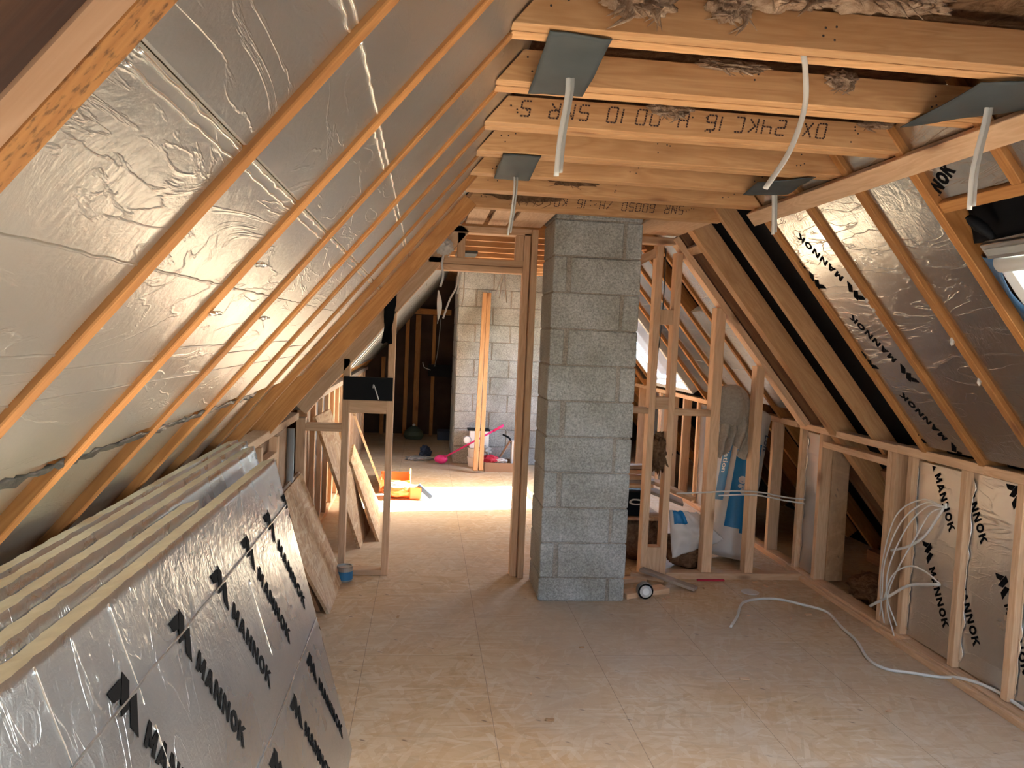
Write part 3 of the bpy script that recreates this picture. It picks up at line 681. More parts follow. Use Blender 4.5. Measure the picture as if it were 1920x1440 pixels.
# ------------------------------------------------------------------ patches and cables overhead
def patch(cs, hang, label, cable, clabel):
    cs = [V(c) for c in cs]; h = V(hang)
    def fn(u, v):
        p = cs[0].lerp(cs[1], u).lerp(cs[3].lerp(cs[2], u), v)
        d = (p.xy-h.xy).length
        return p+V((0, 0, -.010*math.exp(-d*d/.02)+.006*noise.noise(V((u*3, v*3, h.x*5)))))
    o = grid('membrane_patch', fn, 14, 18, DPC, thick=.003); tag(o, label, 'membrane', 'grey membrane patches under the joists')
    for dx, dy in ((-.0065, 0), (.0065, .002)):
        pass
    c = tube('hanging_cable', [V(p) for p in cable], .0085, CABLE, flat=.55); tag(c, clabel, 'cable', 'cables hanging from the ceiling')
    p2 = [V(p)+V((.011, -.003, .01)) for p in cable]; tube('second_core', p2, .0065, GREYCAB, c, flat=.7)
zp = ZC-.004
patch([(.268, 1.918, zp), (.425, 1.935, zp), (.442, 2.39, zp), (.279, 2.405, zp)], (.37, 2.21, zp), 'large grey membrane patch under the first two joists, left',
      [(.365, 2.21, 2.42), (.367, 2.21, 2.34), (.352, 2.21, 2.22), (.345, 2.205, 2.112)], 'thick grey cable hanging from the large left patch')
patch([(.283, 3.224, zp), (.438, 3.214, zp), (.450, 3.687, zp), (.286, 3.69, zp)], (.372, 3.64, zp), 'small grey membrane patch under the fourth joist, left',
      [(.373, 3.62, 2.42), (.374, 3.60, 2.33), (.366, 3.60, 2.22), (.354, 3.60, 2.12)], 'white cable hanging from the small left patch')
patch([(1.451, 2.011, zp), (1.62, 1.94, zp), (1.735, 2.14, zp), (1.500, 2.45, zp-.004)], (1.595, 2.17, zp), 'grey membrane patch folded over the right batten by the near skylight',
      [(1.596, 2.17, 2.42), (1.585, 2.17, 2.33), (1.562, 2.17, 2.20), (1.560, 2.17, 2.088)], 'thick white cable hanging beside the near skylight')
patch([(1.445, 3.435, zp), (1.627, 3.253, zp), (1.67, 3.60, zp), (1.489, 3.70, zp)], (1.612, 3.64, zp), 'dark grey membrane patch at the right end of the fourth joist',
      [(1.612, 3.64, 2.42), (1.620, 3.64, 2.32), (1.625, 3.64, 2.20)], 'thin white cable hanging from the right middle patch')
o = tube('hanging_cable', [(.925, 1.965, 2.42), (.936, 1.965, 2.37), (.945, 1.975, 2.28), (.915, 1.98, 2.17), (.856, 1.98, 2.070)], .0085, CABLE, flat=.6)
tag(o, 'long curved white cable hanging from the nearest joist in mid air', 'cable', 'cables hanging from the ceiling')
o = tube('conduit', [(1.42, 1.62, 2.56), (1.52, 1.60, 2.62)], .012, CABLE, n=1); o = tag(o, 'white cable crossing the wool at the top right corner', 'cable')

# ------------------------------------------------------------------ chimney
CX0, CX1, CY0, CY1 = .768, 1.320, 4.848, 5.288
ch = thing('block_chimney', 'grey concrete block chimney pillar standing in front of the partition', 'chimney', ((CX0+CX1)/2, (CY0+CY1)/2, 0))
bm = bmesh.new(); multi_box(bm, (CX0+.008, CY0+.008, 0), (CX1-.008, CY1-.008, 2.75)); from_bm('mortar', bm, MORTAR, ch)
bm = bmesh.new(); zs = [0.0, .15]+[.15+.225*k for k in range(1, 12)]
rr = random.Random(3)
def rbox(bm, a, b):
    bm2 = bmesh.new(); multi_box(bm2, a, b); bevel(bm2, .006, 1)
    for v in bm2.verts: v.co += V((rr.uniform(-1, 1), rr.uniform(-1, 1), rr.uniform(-1, 1)))*.0022
    me = bpy.data.meshes.new('t'); bm2.to_mesh(me); bm2.free(); bm.from_mesh(me); bpy.data.meshes.remove(me)
for k in range(len(zs)-1):
    za, zb = zs[k]+.004, zs[k+1]-.005
    if k % 2 == 0:
        rbox(bm, (CX0, CY0, za), (CX0+.432, CY0+.1, zb)); rbox(bm, (CX1-.098, CY0, za), (CX1, CY0+.336, zb))
        rbox(bm, (CX1-.44, CY1-.1, za), (CX1, CY1, zb)); rbox(bm, (CX0, CY0+.108, za), (CX0+.1, CY1, zb))
    else:
        rbox(bm, (CX0, CY0, za), (CX0+.085, CY0+.336, zb)); rbox(bm, (CX0+.115, CY0, za), (CX1, CY0+.1, zb))
        rbox(bm, (CX0, CY1-.1, za), (CX0+.44, CY1, zb)); rbox(bm, (CX1-.1, CY0+.108, za), (CX1, CY1, zb))
from_bm('block_courses', bm, BLOCK, ch)
# far block wall in the back room
bw = thing('block_wall', 'pale block wall at the end of the back room', 'wall', (1.15, 10.7, 0))
bm = bmesh.new(); multi_box(bm, (.415, 10.13, 0), (1.63, 11.6, 2.49)); from_bm('mortar', bm, MORTAR, bw)
bm = bmesh.new()
for k in range(12):
    za, zb = .225*k+.003, min(.225*k+.221, 2.49); x = .405-(.22 if k % 2 else 0)
    while x < 1.64:
        a, b_ = max(x, .405), min(x+.44, 1.64)
        if b_-a > .03: rbox(bm, (a, 10.12, za), (b_-.008, 10.22, zb))
        x += .45
    y = 10.23+(.2 if k % 2 else 0)
    while y < 11.6:
        rbox(bm, (.405, y, za), (.505, min(y+.44, 11.6), zb)); y += .45
from_bm('block_courses', bm, BLOCK, bw)

# ------------------------------------------------------------------ partition
PY0, PY1 = 5.35, 5.44
pt = thing('stud_partition', 'unfinished timber stud partition with doorway beside the chimney', 'partition', (1.0, 5.4, 0))
def stud(x0, x1, z0, z1, y0=PY0, y1=PY1, nm='stud', mat=None, par=None): return box(nm, (x0, y0, z0), (x1, y1, z1), mat or PINE, par or pt)
beam('sloping_plate', LP(-.02, (PY0+PY1)/2, .055), LP(1.62, (PY0+PY1)/2, .055), .09, .088, NL, PINE, pt)
beam('sloping_plate', RP(-.02, (PY0+PY1)/2-.005, .04), RP(1.62, (PY0+PY1)/2-.005, .04), .10, .045, NR, PINE, pt)
stud(-.243, -.198, 0, 1.80); stud(-.537, -.492, 0, 1.47); stud(-.835, -.775, 0, 1.06)
stud(-.492, -.243, 1.105, 1.192, nm='header'); stud(-.775, -.537, .975, 1.025, nm='noggin'); stud(-.492, -.243, 0, .035, nm='sole_plate')
stud(.640, .683, 0, 2.36); stud(.688, .73, 0, 2.385, y0=5.31, y1=5.40)
stud(.0, .640, 2.135, 2.175, nm='door_head'); stud(.03, .640, 2.092, 2.133, y0=5.40, y1=5.47, nm='door_head')
stud(.13, .70, 2.345, 2.39, nm='head_plate'); stud(.190, .243, 2.175, 2.345, nm='cripple_stud'); stud(.585, .637, 2.175, 2.345, nm='cripple_stud')
stud(1.565, 1.612, .0, 2.335); stud(1.705, 1.752, .0, 2.29); stud(2.015, 2.085, 0, 1.925); stud(2.335, 2.395, 0, 1.53); stud(1.33, 1.70, 2.345, 2.39, nm='head_plate')
stud(1.612, 1.705, 1.79, 1.895, nm='noggin'); stud(1.612, 1.705, 1.20, 1.285, nm='noggin'); stud(1.612, 1.705, .02, .22, nm='noggin')
stud(1.42, 1.565, 1.165, 1.208, nm='noggin'); stud(1.752, 2.015, 1.160, 1.205, nm='noggin')
stud(1.75, 2.76, 0, .045, y0=5.33, y1=5.42, nm='sole_plate')
beam('brace', (1.40, 5.40, 2.20), (1.60, 5.40, 2.30), .045, .06, (0, 0, 1), PINE, pt)
# black sheet box on the partition
o = box('plastic_sheet', (-.530, 5.325, 1.195), (-.205, 5.347, 1.350), DPCB); tag(o, 'black plastic sheet fixed between two studs left of the doorway', 'sheet')
tube('cable_tail', [(-.335, 5.322, 1.28), (-.33, 5.30, 1.30), (-.31, 5.295, 1.25), (-.295, 5.30, 1.205)], .004, CABLE, o)
def strip(u, v):
    z = 2.00-.42*u; wd = .072+.012*math.sin(u*7)+.01*noise.noise(V((u*6, 0, 0))); x = -.235-.02*u
    return V((x+(v-.5)*wd*(1.0 if u < .7 else .9), 5.335+.012*math.sin(u*9+v*3), z+.03*(noise.noise(V((v*5, 9, 0)))) * (1 if u > .95 else 0)))
def strip2(u, v): return LP(.45+.32*u, 5.335-.01*math.sin(u*5), .02+.07*v+.008*math.sin(u*11))
o = grid('membrane_strip', strip, 24, 6, BLACKM, thick=.002); tag(o, 'torn black membrane strip hanging at the top of the doorway stud', 'membrane')
o = beam('membrane_patch', (-.02, 5.335, 2.225), (.085, 5.335, 2.36), .012, .085, (1, 0, 0), BLACKM)
tag(o, 'small black membrane scrap behind the bundled tape on the sloping plate', 'membrane')
tb = blob('tape_bundle', (.097, 5.28, 2.236), (.060, .045, .052), WPOLY, amp=.35, fr=3.5, seed=5); tag(tb, 'crumpled white tape bundle hanging at the head of the partition', 'tape')
tube('tape_tail', [(.10, 5.28, 2.20), (.09, 5.28, 2.12), (.10, 5.28, 2.04), (.085, 5.28, 1.97)], .008, WPOLY, tb, flat=.25)
def tag_strip(u, v):
    z = 1.965-.235*u; w_ = .03*math.sin(math.pi*min(1, u*1.05+.03))+.004; return V((.078+.012*math.sin(u*3)+(v-.5)*w_, 5.62+.01*math.sin(v*4+u*6), z))
o = grid('tape_strip', tag_strip, 20, 5, WHITEP, thick=.001); tag(o, 'white tape strip hanging in the doorway, pointed at the bottom', 'tape')
for k, (pts, lb) in enumerate(([[(.22, 5.7, 2.12), (.205, 5.7, 2.0), (.16, 5.7, 1.90), (.12, 5.7, 1.77)], 'long bent cable hanging below the door head, leftmost'],
                               [[(.235, 5.7, 2.11), (.225, 5.7, 2.02), (.215, 5.7, 1.95)], 'short cable hanging beside the bent one below the door head'],
                               [[(.30, 6.6, 2.24), (.30, 6.6, 2.1), (.30, 6.6, 1.97), (.285, 6.6, 1.9)], 'thin cable hanging in front of the block wall'],
                               [[(.60, 6.3, 2.20), (.565, 6.3, 2.07), (.54, 6.3, 1.98)], 'leftmost of three cables hanging near the door jamb'],
                               [[(.60, 6.3, 2.20), (.585, 6.3, 2.07), (.575, 6.3, 1.96)], 'middle of three cables hanging near the door jamb'],
                               [[(.60, 6.3, 2.20), (.615, 6.3, 2.06), (.635, 6.3, 1.93)], 'rightmost of three cables hanging near the door jamb'])):
    o = tube('hanging_cable', pts, .0065, CABLE); tag(o, lb, 'cable', 'cables hanging in the doorway')
o = box('junction_patch', (.245, 7.0, 2.375), (.43, 7.35, 2.398), DPC); tag(o, 'small grey membrane patch under the back room joists above the door head', 'membrane')
o = tube('black_cable', [(1.66, 5.46, 2.33), (1.665, 5.47, 2.0), (1.655, 5.47, 1.7), (1.63, 5.47, 1.4), (1.64, 5.46, 1.0), (1.63, 5.46, .72)], .004, BLACKCAB); tag(o, 'black cable running down between the two closest studs', 'cable')
o = tube('white_cable', [(1.79, 5.32, .615), (2.0, 5.325, .625), (2.2, 5.325, .64), (2.4, 5.325, .635), (2.6, 5.34, .60), (2.76, 5.36, .585)], .0055, CABLE); tag(o, 'upper white cable strung across the right partition studs', 'cable')
o = tube('white_cable', [(2.10, 5.325, .605), (2.36, 5.325, .615), (2.6, 5.35, .575), (2.76, 5.37, .552)], .0055, CABLE); tag(o, 'lower white cable strung across the right partition studs', 'cable')

# ------------------------------------------------------------------ right knee wall
KX = 2.78
kw = thing('knee_wall_frame', 'low timber frame wall along the right side', 'stud wall', (KX, 3.3, 0))
for (a, b_) in ((5.50, 5.548), (5.205, 5.25), (4.335, 4.378), (4.385, 4.43), (4.180, 4.225), (3.727, 3.772), (3.335, 3.382), (2.93, 2.975), (2.5, 2.545), (2.08, 2.125), (1.65, 1.695), (1.2, 1.245)):
    dp = .14 if a in (5.205, 4.335, 4.385) else .075
    box('stud', (KX, a, .045), (KX+dp, b_, 1.078), PINE, kw)
box('top_plate', (KX-.002, 4.335, 1.078), (KX+.09, 5.55, 1.122), PINE, kw); box('top_plate', (KX-.004, 3.60, 1.078), (KX+.09, 4.333, 1.128), PINE, kw)
box('top_plate', (KX-.010, 1.0, 1.078), (KX+.09, 3.598, 1.128), PINE, kw); box('opening_head', (KX+.002, 4.43, .985), (KX+.085, 5.205, 1.028), PINE, kw)
box('sole_plate', (KX-.03, 1.0, 0), (KX+.08, 4.12, .043), PINE, kw); box('sole_plate', (KX-.018, 4.123, 0), (KX+.09, 5.60, .045), PINE, kw)
box('lower_strip', (KX-.062, 1.0, 0), (KX-.032, 4.15, .034), PINE, kw); box('lower_strip', (KX-.045, 4.153, 0), (KX-.020, 5.33, .030), PINE, kw)
def knee_board(y0, y1, z0, z1, label, prints=(), x=KX+.035, mat=None, th=.05):
    me = boxmesh(z1-z0, y1-y0, th, .003); me.materials.append(mat or FOILK); me.materials.append(FOAM)
    for p in me.polygons:
        if abs(p.normal.z) < .5: p.material_index = 1
    o = link('insulation_board', me); o.matrix_world = mat_of(V((0, 0, 1)), V((0, 1, 0)), V((-1, 0, 0)), V((x+th/2, (y0+y1)/2, (z0+z1)/2)))
    tag(o, label, 'insulation board', 'foil boards between the knee wall studs')
    def sub(q): q.parent = o; q.matrix_parent_inverse = o.matrix_world.inverted()
    for a, b_ in prints:
        q = print_on(None, [(a, b_, -.480, -.877, 'brand')], V((x, 0, 0)), V((0, 1, 0)), V((0, 0, 1)), V((-1, 0, 0)), (y0+.003, y1-.003, z0+.01, z1-.01))
        if q: sub(q)
    for e, yy in ((0, y0), (1, y1)):
        def edge(u, v, yy=yy, e=e):
            z = z0+.03+(z1-z0-.06)*u; k = .018*abs(noise.noise(V((u*11, yy*3, 1))))+.004
            return V((x-.003-.010*v*abs(noise.noise(V((u*23, 5, yy)))), yy+(1 if e == 0 else -1)*k*v*2.2, z))
        sub(grid('torn_foil_edge', edge, 40, 4, SHINY, thick=.001))
    return o
knee_board(3.775, 4.178, .05, 1.06, 'printed foil board in the knee wall, cables coming through it', [(4.03, 1.0), (4.019, .482), (4.36, .53)])
knee_board(3.385, 3.725, .05, 1.07, 'printed foil board in the knee wall between the two rightmost full studs', [(3.787, 1.0), (3.781, .476), (3.446, .476), (3.422, .921)])
knee_board(2.978, 3.333, .05, 1.07, 'printed foil board at the right edge of the picture', [(3.446, .476), (3.422, .921), (3.10, .47), (3.08, .92)])
for a, b_ in ((2.548, 2.928), (2.128, 2.498), (1.698, 2.078), (1.248, 1.648)):
    knee_board(a, b_, .05, 1.07, 'printed foil board of the knee wall beyond the right edge of the picture', [(a+.3, .95), (a+.28, .45)])
knee_board(5.255, 5.49, .05, 1.06, 'narrow plain foil board in the knee wall beside the dark opening')
o = box('side_lining', (KX+.075, 5.18, .045), (KX+.20, 5.20, .985), OSBD); tag(o, 'brown board lining the side of the dark knee wall opening', 'board')
# bare things seen inside the opening
o = beam('eaves_brace', (3.02, 4.80, .90), (3.30, 4.80, .36), .045, .10, (0, 1, 0), DARKW); tag(o, 'dark diagonal brace inside the knee wall opening', 'timber')
o = beam('eaves_plate', (3.45, 4.0, .12), (3.45, 5.6, .12), .09, .09, (0, 0, 1), DARKW); tag(o, 'dark timber lying along the eaves inside the opening', 'timber')
o = blob('wool_heap', (3.12, 4.85, .07), (.22, .28, .09), WOOLD, amp=.4, seed=21); tag(o, 'dark wool heap on the floor inside the opening', 'insulation')
# cables out of the knee board
clip = box('cable_clip', (KX+.022, 3.905, .842), (KX+.034, 3.925, .872), WHITEP); tag(clip, 'white cable clip on the first printed knee board', 'clip')
cb = [[(2.80, 3.915, .85), (2.765, 4.05, .86), (2.735, 4.22, .74), (2.725, 4.30, .50), (2.735, 4.33, .25), (2.745, 4.285, .075)],
      [(2.80, 3.915, .85), (2.765, 4.03, .845), (2.735, 4.18, .70), (2.72, 4.28, .45), (2.735, 4.31, .22), (2.75, 4.34, .10)],
      [(2.80, 3.915, .85), (2.76, 4.0, .83), (2.73, 4.12, .68), (2.72, 4.24, .42), (2.73, 4.25, .24), (2.75, 4.17, .10)],
      [(2.80, 3.915, .845), (2.77, 3.98, .80), (2.75, 4.05, .66), (2.74, 4.20, .40), (2.745, 4.27, .20), (2.76, 4.20, .02)],
      [(2.80, 3.915, .845), (2.77, 4.0, .68), (2.755, 4.12, .58), (2.745, 4.265, .515)]]
cl = ['outermost thin cable looping from the clip to the sole plate', 'second thin cable looping from the clip', 'third thin cable looping from the clip', 'innermost thin cable looping from the clip', 'short thick cable slanting down from the clip']
for k, p in enumerate(cb):
    o = tube('white_cable', p, .0042 if k < 4 else .0075, CABLE); tag(o, cl[k], 'cable', 'white cables at the knee wall')
o = tube('white_cable', [(2.80, 3.90, .435), (2.77, 3.99, .475), (2.75, 4.10, .47), (2.735, 4.22, .38), (2.735, 4.29, .22)], .0045, CABLE); tag(o, 'arched thin cable from the lower hole of the knee board', 'cable', 'white cables at the knee wall')
o = tube('white_cable', [(2.80, 3.90, .43), (2.765, 4.10, .36), (2.745, 4.25, .25), (2.735, 4.42, .13)], .0085, CABLE); tag(o, 'thick cable slanting down left from the lower hole', 'cable', 'white cables at the knee wall')
# right knee wall of the back room
kb = thing('knee_wall_frame', 'low timber frame wall on the right side of the back room', 'stud wall', (KX, 8, 0))
ks = [5.98, 6.42, 6.86, 7.30, 7.74, 8.18, 8.62, 9.06, 9.5, 9.94]
for k, a in enumerate(ks): box('stud', (KX, a, .045), (KX+.09, a+.045, 1.078), PINE, kb)
box('top_plate', (KX, 5.60, 1.078), (KX+.09, 10.4, 1.122), PINE, kb); box('sole_plate', (KX, 5.602, 0), (KX+.09, 10.4, .045), PINE, kb)
for k in (1, 2, 3, 6, 7): knee_board(ks[k]+.047, ks[k+1]-.003, .05, 1.06, f'plain foil board in the back room knee wall, right side, bay {ORD[k]} from the partition', x=KX+.03)
for k in (4,):
    o = box('side_lining', (KX+.092, ks[k]+.05, .045), (KX+.11, ks[k+1]-.2, 1.0), OSBD); tag(o, 'brown board behind the knee wall of the back room', 'board')

# ------------------------------------------------------------------ left knee wall
LX = -.82
lk = thing('knee_wall_frame', 'low timber frame wall on the left beyond the stacked boards', 'stud wall', (LX, 4.6, 0))
for a, b_ in ((4.16, 4.205), (3.72, 3.765), (4.62, 4.665)): box('stud', (LX-.05, a, .045), (LX, b_, 1.03), PINE, lk)
beam('top_plate', (LX-.04, 3.46, 1.075), (LX-.04, 5.34, 1.075), .09, .045, (0, 0, 1), PINE, lk)
box('rail', (LX-.05, 4.208, .90), (LX, 4.618, .945), PINE, lk); box('sole_plate', (LX-.08, 3.46, 0), (LX, 5.34, .045), PINE, lk)
o = box('backing_board', (LX-.085, 4.25, .05), (LX-.065, 5.30, 1.0), OSBD); tag(o, 'brown backing board behind the left knee wall studs', 'board')
o = tube('grey_pipe', [(LX+.022, 4.93, .03), (LX+.022, 4.93, 1.04)], .022, GREYP, n=1, seg=16); tag(o, 'grey upright pipe beside the left partition post', 'pipe')
lb_ = thing('knee_wall_frame', 'low timber frame wall on the left side of the back room', 'stud wall', (LX, 7.5, 0))
kl = [5.75+.42*k for k in range(14)]
for a in kl: box('stud', (LX-.07, a, .045), (LX, a+.045, 1.10), PINE, lb_)
box('top_plate', (LX-.07, 5.45, 1.102), (LX+.012, 11.6, 1.147), GREYW, lb_); box('sole_plate', (LX-.07, 5.45, 0), (LX, 11.6, .043), PINE, lb_)
for k in range(13):
    if k in (0, 3, 4): mt, tx = OSBD, 'brown board'
    else: mt, tx = FOIL_SKY, 'foil board'
    me = boxmesh(1.03, .37, .03, .002); me.materials.append(mt); o = link('insulation_board' if mt is FOIL_SKY else 'backing_board', me)
    o.matrix_world = mat_of(V((0, 0, 1)), V((0, -1, 0)), V((1, 0, 0)), V((LX-.05, kl[k]+.233, .575)))
    tag(o, f'{tx} behind the left knee wall of the back room, bay {ORD[k]} from the partition', 'board', 'boards of the left back knee wall')

# ------------------------------------------------------------------ stacked insulation boards leaning on the left
T0, B0 = V((-.558, 0, 1.155)), V((-.230, 0, 0))
ub = (T0-B0).normalized(); nb = V((0, 1, 0)).cross(ub).normalized()
if nb.x < 0: nb = -nb
def leaning(k, y0, y1, label, L, th=.052, shift=0.0, lift=0.0, prints=None):
    """k-th board from the front of the stack"""
    base = B0 - V((1, 0, 0))*shift
    c = base + ub*(L/2) - nb*(th/2) + V((0, (y0+y1)/2, lift))
    nx, ny = 48, 150 if k == 0 else 90
    bm = bmesh.new()
    # rough-cut foil-faced sheet: front and back faces foil, edges cream foam
    def P(u, v, sd):
        yy = y0+(y1-y0)*v; rag = .0012*noise.noise(V((yy*22, k*5, u*3)))+.001*noise.noise(V((yy*70, k*9, 0)))
        a = (u*L + (rag*2 if u > .98 else 0)); p = base+ub*a+V((0, yy, lift))
        dent = .0009*noise.noise(V((a*14, yy*14, k*3)))+.0006*noise.noise(V((a*40, yy*40, k)))
        if sd == 0:
            for sc in (1.018, .556): dent -= .004*math.exp(-((a-sc)/.007)**2)
        p += nb*(dent if sd == 0 else -th)
        return p
    def face(sd, nu, nv):
        g = [[bm.verts.new(P(i/nu, j/nv, sd)) for j in range(nv+1)] for i in range(nu+1)]
        for i in range(nu):
            for j in range(nv):
                f = bm.faces.new((g[i][j], g[i][j+1], g[i+1][j+1], g[i+1][j])); f.smooth = True
        return g
    g0, g1 = face(0, nx, ny), face(1, nx, ny)
    def side(a, b_):
        for i in range(len(a)-1):
            f = bm.faces.new((a[i], a[i+1], b_[i+1], b_[i])); f.material_index = 1
    side(g0[-1], g1[-1]); side(g0[0], g1[0]); side([r[0] for r in g0], [r[0] for r in g1]); side([r[-1] for r in g0], [r[-1] for r in g1])
    bmesh.ops.recalc_face_normals(bm, faces=bm.faces)
    for v in bm.verts: v.co -= c
    me = bpy.data.meshes.new('m'); bm.to_mesh(me); bm.free()
    # local frame so that the facing's grain runs along the board
    R = mat_of(V((0, 1, 0)), ub, nb, V((0, 0, 0)));
    if R.determinant() < 0: R = mat_of(V((0, -1, 0)), ub, nb, V((0, 0, 0)))
    me.transform(R.inverted())
    o = link('insulation_board', me, [FOIL_SKY, FOAM]); o.matrix_world = Matrix.Translation(c) @ R
    tag(o, label, 'insulation board', 'foil boards stacked against the left slope')
    if k == 0:
        def sub(q): q.parent = o; q.matrix_parent_inverse = o.matrix_world.inverted()
        for a in (1.018, .556):
            sub(tube('pressed_crease', [base+ub*(a+.002*noise.noise(V((i*.7, a*9, 0))))+V((0, y0+.01+(y1-y0-.02)*i/40, lift))+nb*.0002 for i in range(41)], .0034, FOIL_SKY, n=2, seg=6))
        for (ya, a0, a1) in ((1.475, 1.19, .98), (1.20, 1.19, .98), (1.52, .93, .60), (2.35, .95, .70)):
            sub(tube('dent_highlight', [base+ub*(a0+(a1-a0)*i/8)+V((0, ya+.03*i/8+.003*noise.noise(V((i*.9, ya, 4))), lift))+nb*.0002 for i in range(9)], .002, SHINY, n=2, seg=5, radii=lambda q: .0028*(1-q)+.0006))  # highlights of the creases put in as strips of brighter foil
    for a, b_ in prints or []:
        q = print_on(None, [(a, b_, .486, -.874, 'brand')], base+V((0, 0, lift)), V((0, 1, 0)), ub, nb, (y0+.004, y1-.004, .004, L-.004), lift=.0022)
        if q is None: continue
        q.parent = o; q.matrix_parent_inverse = o.matrix_world.inverted()
    return o
pr = []
for k in range(-3, 6):
    y = 1.455+.3285*k; pr.append((y, .925))
    pr.append((1.455+.3285*(k)+.05, .925-.542))
leaning(0, .66, 3.085, 'front printed foil insulation board of the stack leaning on the left', 1.202, th=.048, prints=pr)
leaning(1, .60, 2.27, 'second foil board of the leaning stack, shorter, behind the printed one', 1.212, th=.046, shift=.053)
leaning(2, .55, 3.25, 'third foil board of the leaning stack', 1.222, th=.046, shift=.105)
leaning(3, .50, 3.36, 'fourth foil board of the leaning stack', 1.228, th=.046, shift=.157)
leaning(4, .45, 3.42, 'rearmost foil board of the leaning stack', 1.224, th=.044, shift=.208)

# ------------------------------------------------------------------ strand board sheets leaning by the left partition
def sheet(cs, th, mat, label, name='strand_board'):
    a, b_, c, d = [V(p) for p in cs]; ctr = (a+b_+c+d)/4; x = (b_-a).normalized(); n = x.cross(d-a).normalized(); y = n.cross(x)
    R = mat_of(x, y, n, V((0, 0, 0))); Ri = R.inverted()
    P = [Ri@(p-ctr) for p in (a, b_, c, d)]
    vs = [V((p.x, p.y, 0)) for p in P]+[V((p.x, p.y, -th)) for p in P]
    me = mesh(vs, [(0, 1, 2, 3), (7, 6, 5, 4), (0, 4, 5, 1), (1, 5, 6, 2), (2, 6, 7, 3), (3, 7, 4, 0)])
    o = link(name, me, mat); o.matrix_world = Matrix.Translation(ctr)@R; tag(o, label, 'board'); return o
sheet([(-.50, 4.60, .0), (-.49, 5.28, .0), (-.76, 5.20, .72), (-.78, 4.25, .70)], .018, OSBM, 'mottled strand board sheet leaning just past the foil stack')
sheet([(-.555, 4.64, .0), (-.545, 5.29, .0), (-.785, 5.22, .725), (-.795, 4.32, .715)], .02, OSBD, 'darker sheet leaning behind the mottled one')
sheet([(-.435, 6.02, .0), (-.40, 6.62, .0), (-.70, 6.12, 1.05), (-.735, 5.54, 1.05)], .022, OSBM, 'tall narrow board leaning edge on behind the left partition studs')
sheet([(-.30, 6.22, .0), (-.355, 7.45, .0), (-.62, 7.25, .62), (-.56, 6.45, .60)], .02, OSBM, 'pale sheet leaning between the two partition studs')
sheet([(-.36, 8.10, .0), (-.49, 9.15, .0), (-.74, 8.75, .78), (-.66, 7.85, .82)], .02, OSBM, 'sunlit sheet leaning on the left knee wall of the back room')

# ------------------------------------------------------------------ back room things
def plank(p0, p1, wd, th, up, label, mat=PINE, name='plank', group=None):
    o = beam(name, p0, p1, wd, th, up, mat); tag(o, label, 'timber', group); return o
plank((.655, 9.42, .03), (.730, 10.075, 2.20), .055, .045, (0, -1, 0), 'left of two pale timbers leaning on the far block wall', JOIST)
plank((.722, 9.44, .03), (.785, 10.075, 2.20), .052, .045, (0, -1, 0), 'right of two pale timbers leaning on the far block wall', JOIST)
for k, (x, w_) in enumerate(((-.66, .06), (-.29, .06), (-.12, .085), (.14, .055))):
    o = box('gable_stud', (x-w_/2, 12.86, 0), (x+w_/2, 12.98, 1.95 if x > -.3 else 1.25), OLD); tag(o, f'{ORD[k]} orange stud from the left on the dark end wall of the back room', 'stud', 'studs of the dark end wall')
o = box('gable_rail', (-.36, 12.80, 1.96), (.40, 12.90, 2.05), OLD); tag(o, 'orange rail across the dark end wall', 'rail')
o = box('wall_cabinet', (.06, 12.55, .98), (.43, 12.78, 1.16), DPCB); tag(o, 'dark box with cable tails on the end wall of the back room', 'box')
tube('cable_tail', [(.10, 12.54, 1.08), (.0, 12.5, 1.12), (-.03, 12.5, 1.2)], .006, CABLE, o); tube('cable_tail', [(.16, 12.54, 1.14), (.2, 12.5, 1.4), (.23, 12.5, 1.9)], .006, GREYCAB, o)
t = thing('broom', 'pink broom leaning across the two pale timbers', 'broom', (.26, 9.95, 0))
tube('broom_handle', [(.30, 9.98, .10), (.88, 9.62, .50)], .012, PINK, t, n=1); tube('handle_grip', [(.88, 9.62, .50), (.985, 9.555, .575)], .024, PINK, t, n=1, radii=lambda q: .016+.012*math.sin(q*3.1))
blob('brush_head', (.255, 10.02, .065), (.085, .05, .055), PINK, t, amp=.12, seed=3)
t = thing('speaker_box', 'white box with a round black and white front by the far wall', 'box', (.64, 9.95, .24))
box('body', (.60, 9.85, .245), (.84, 10.05, .46), WHITEP, t); box('lid', (.57, 9.84, .462), (.85, 10.06, .478), DPCB, t)
lathe('round_front', (.565, 9.84, .345), [(.055, 0), (.055, .02), (.04, -.004), (.018, -.006)], GREYP, t, 'y'); lathe('front_ring', (.565, 9.838, .345), [(.046, -.012), (.034, -.016), (.034, -.004), (.046, -.004)], WHITEP, t, 'y')
t = thing('paint_tub', 'upper white tub stacked under the box by the far wall', 'tub', (.66, 9.92, .122)); lathe('tub', (.68, 9.93, .124), [(.085, 0), (.098, .105), (.102, .115)], WHITEP, t)
t = thing('paint_tub', 'lower white tub on the floor by the far wall', 'tub', (.66, 9.92, 0)); lathe('tub', (.68, 9.93, .0), [(.085, 0), (.098, .105), (.102, .120)], WHITEP, t)
t = thing('cardboard_box', 'low open cardboard box at the foot of the far wall', 'box', (.98, 9.7, 0))
for a, b_ in (((.78, 9.55, 0), (1.25, 9.56, .11)), ((.78, 9.9, 0), (1.25, 9.91, .11)), ((.78, 9.56, 0), (.79, 9.9, .11)), ((1.24, 9.56, 0), (1.25, 9.9, .11)), ((.79, 9.56, 0), (1.24, 9.9, .01))): box('side', a, b_, CARD, t, bv=0)
o = beam('carton_flap', (.98, 9.74, .16), (1.10, 9.76, .36), .16, .01, (1, 0, 0), CARD); tag(o, 'cardboard flap standing up in the low open box', 'cardboard')
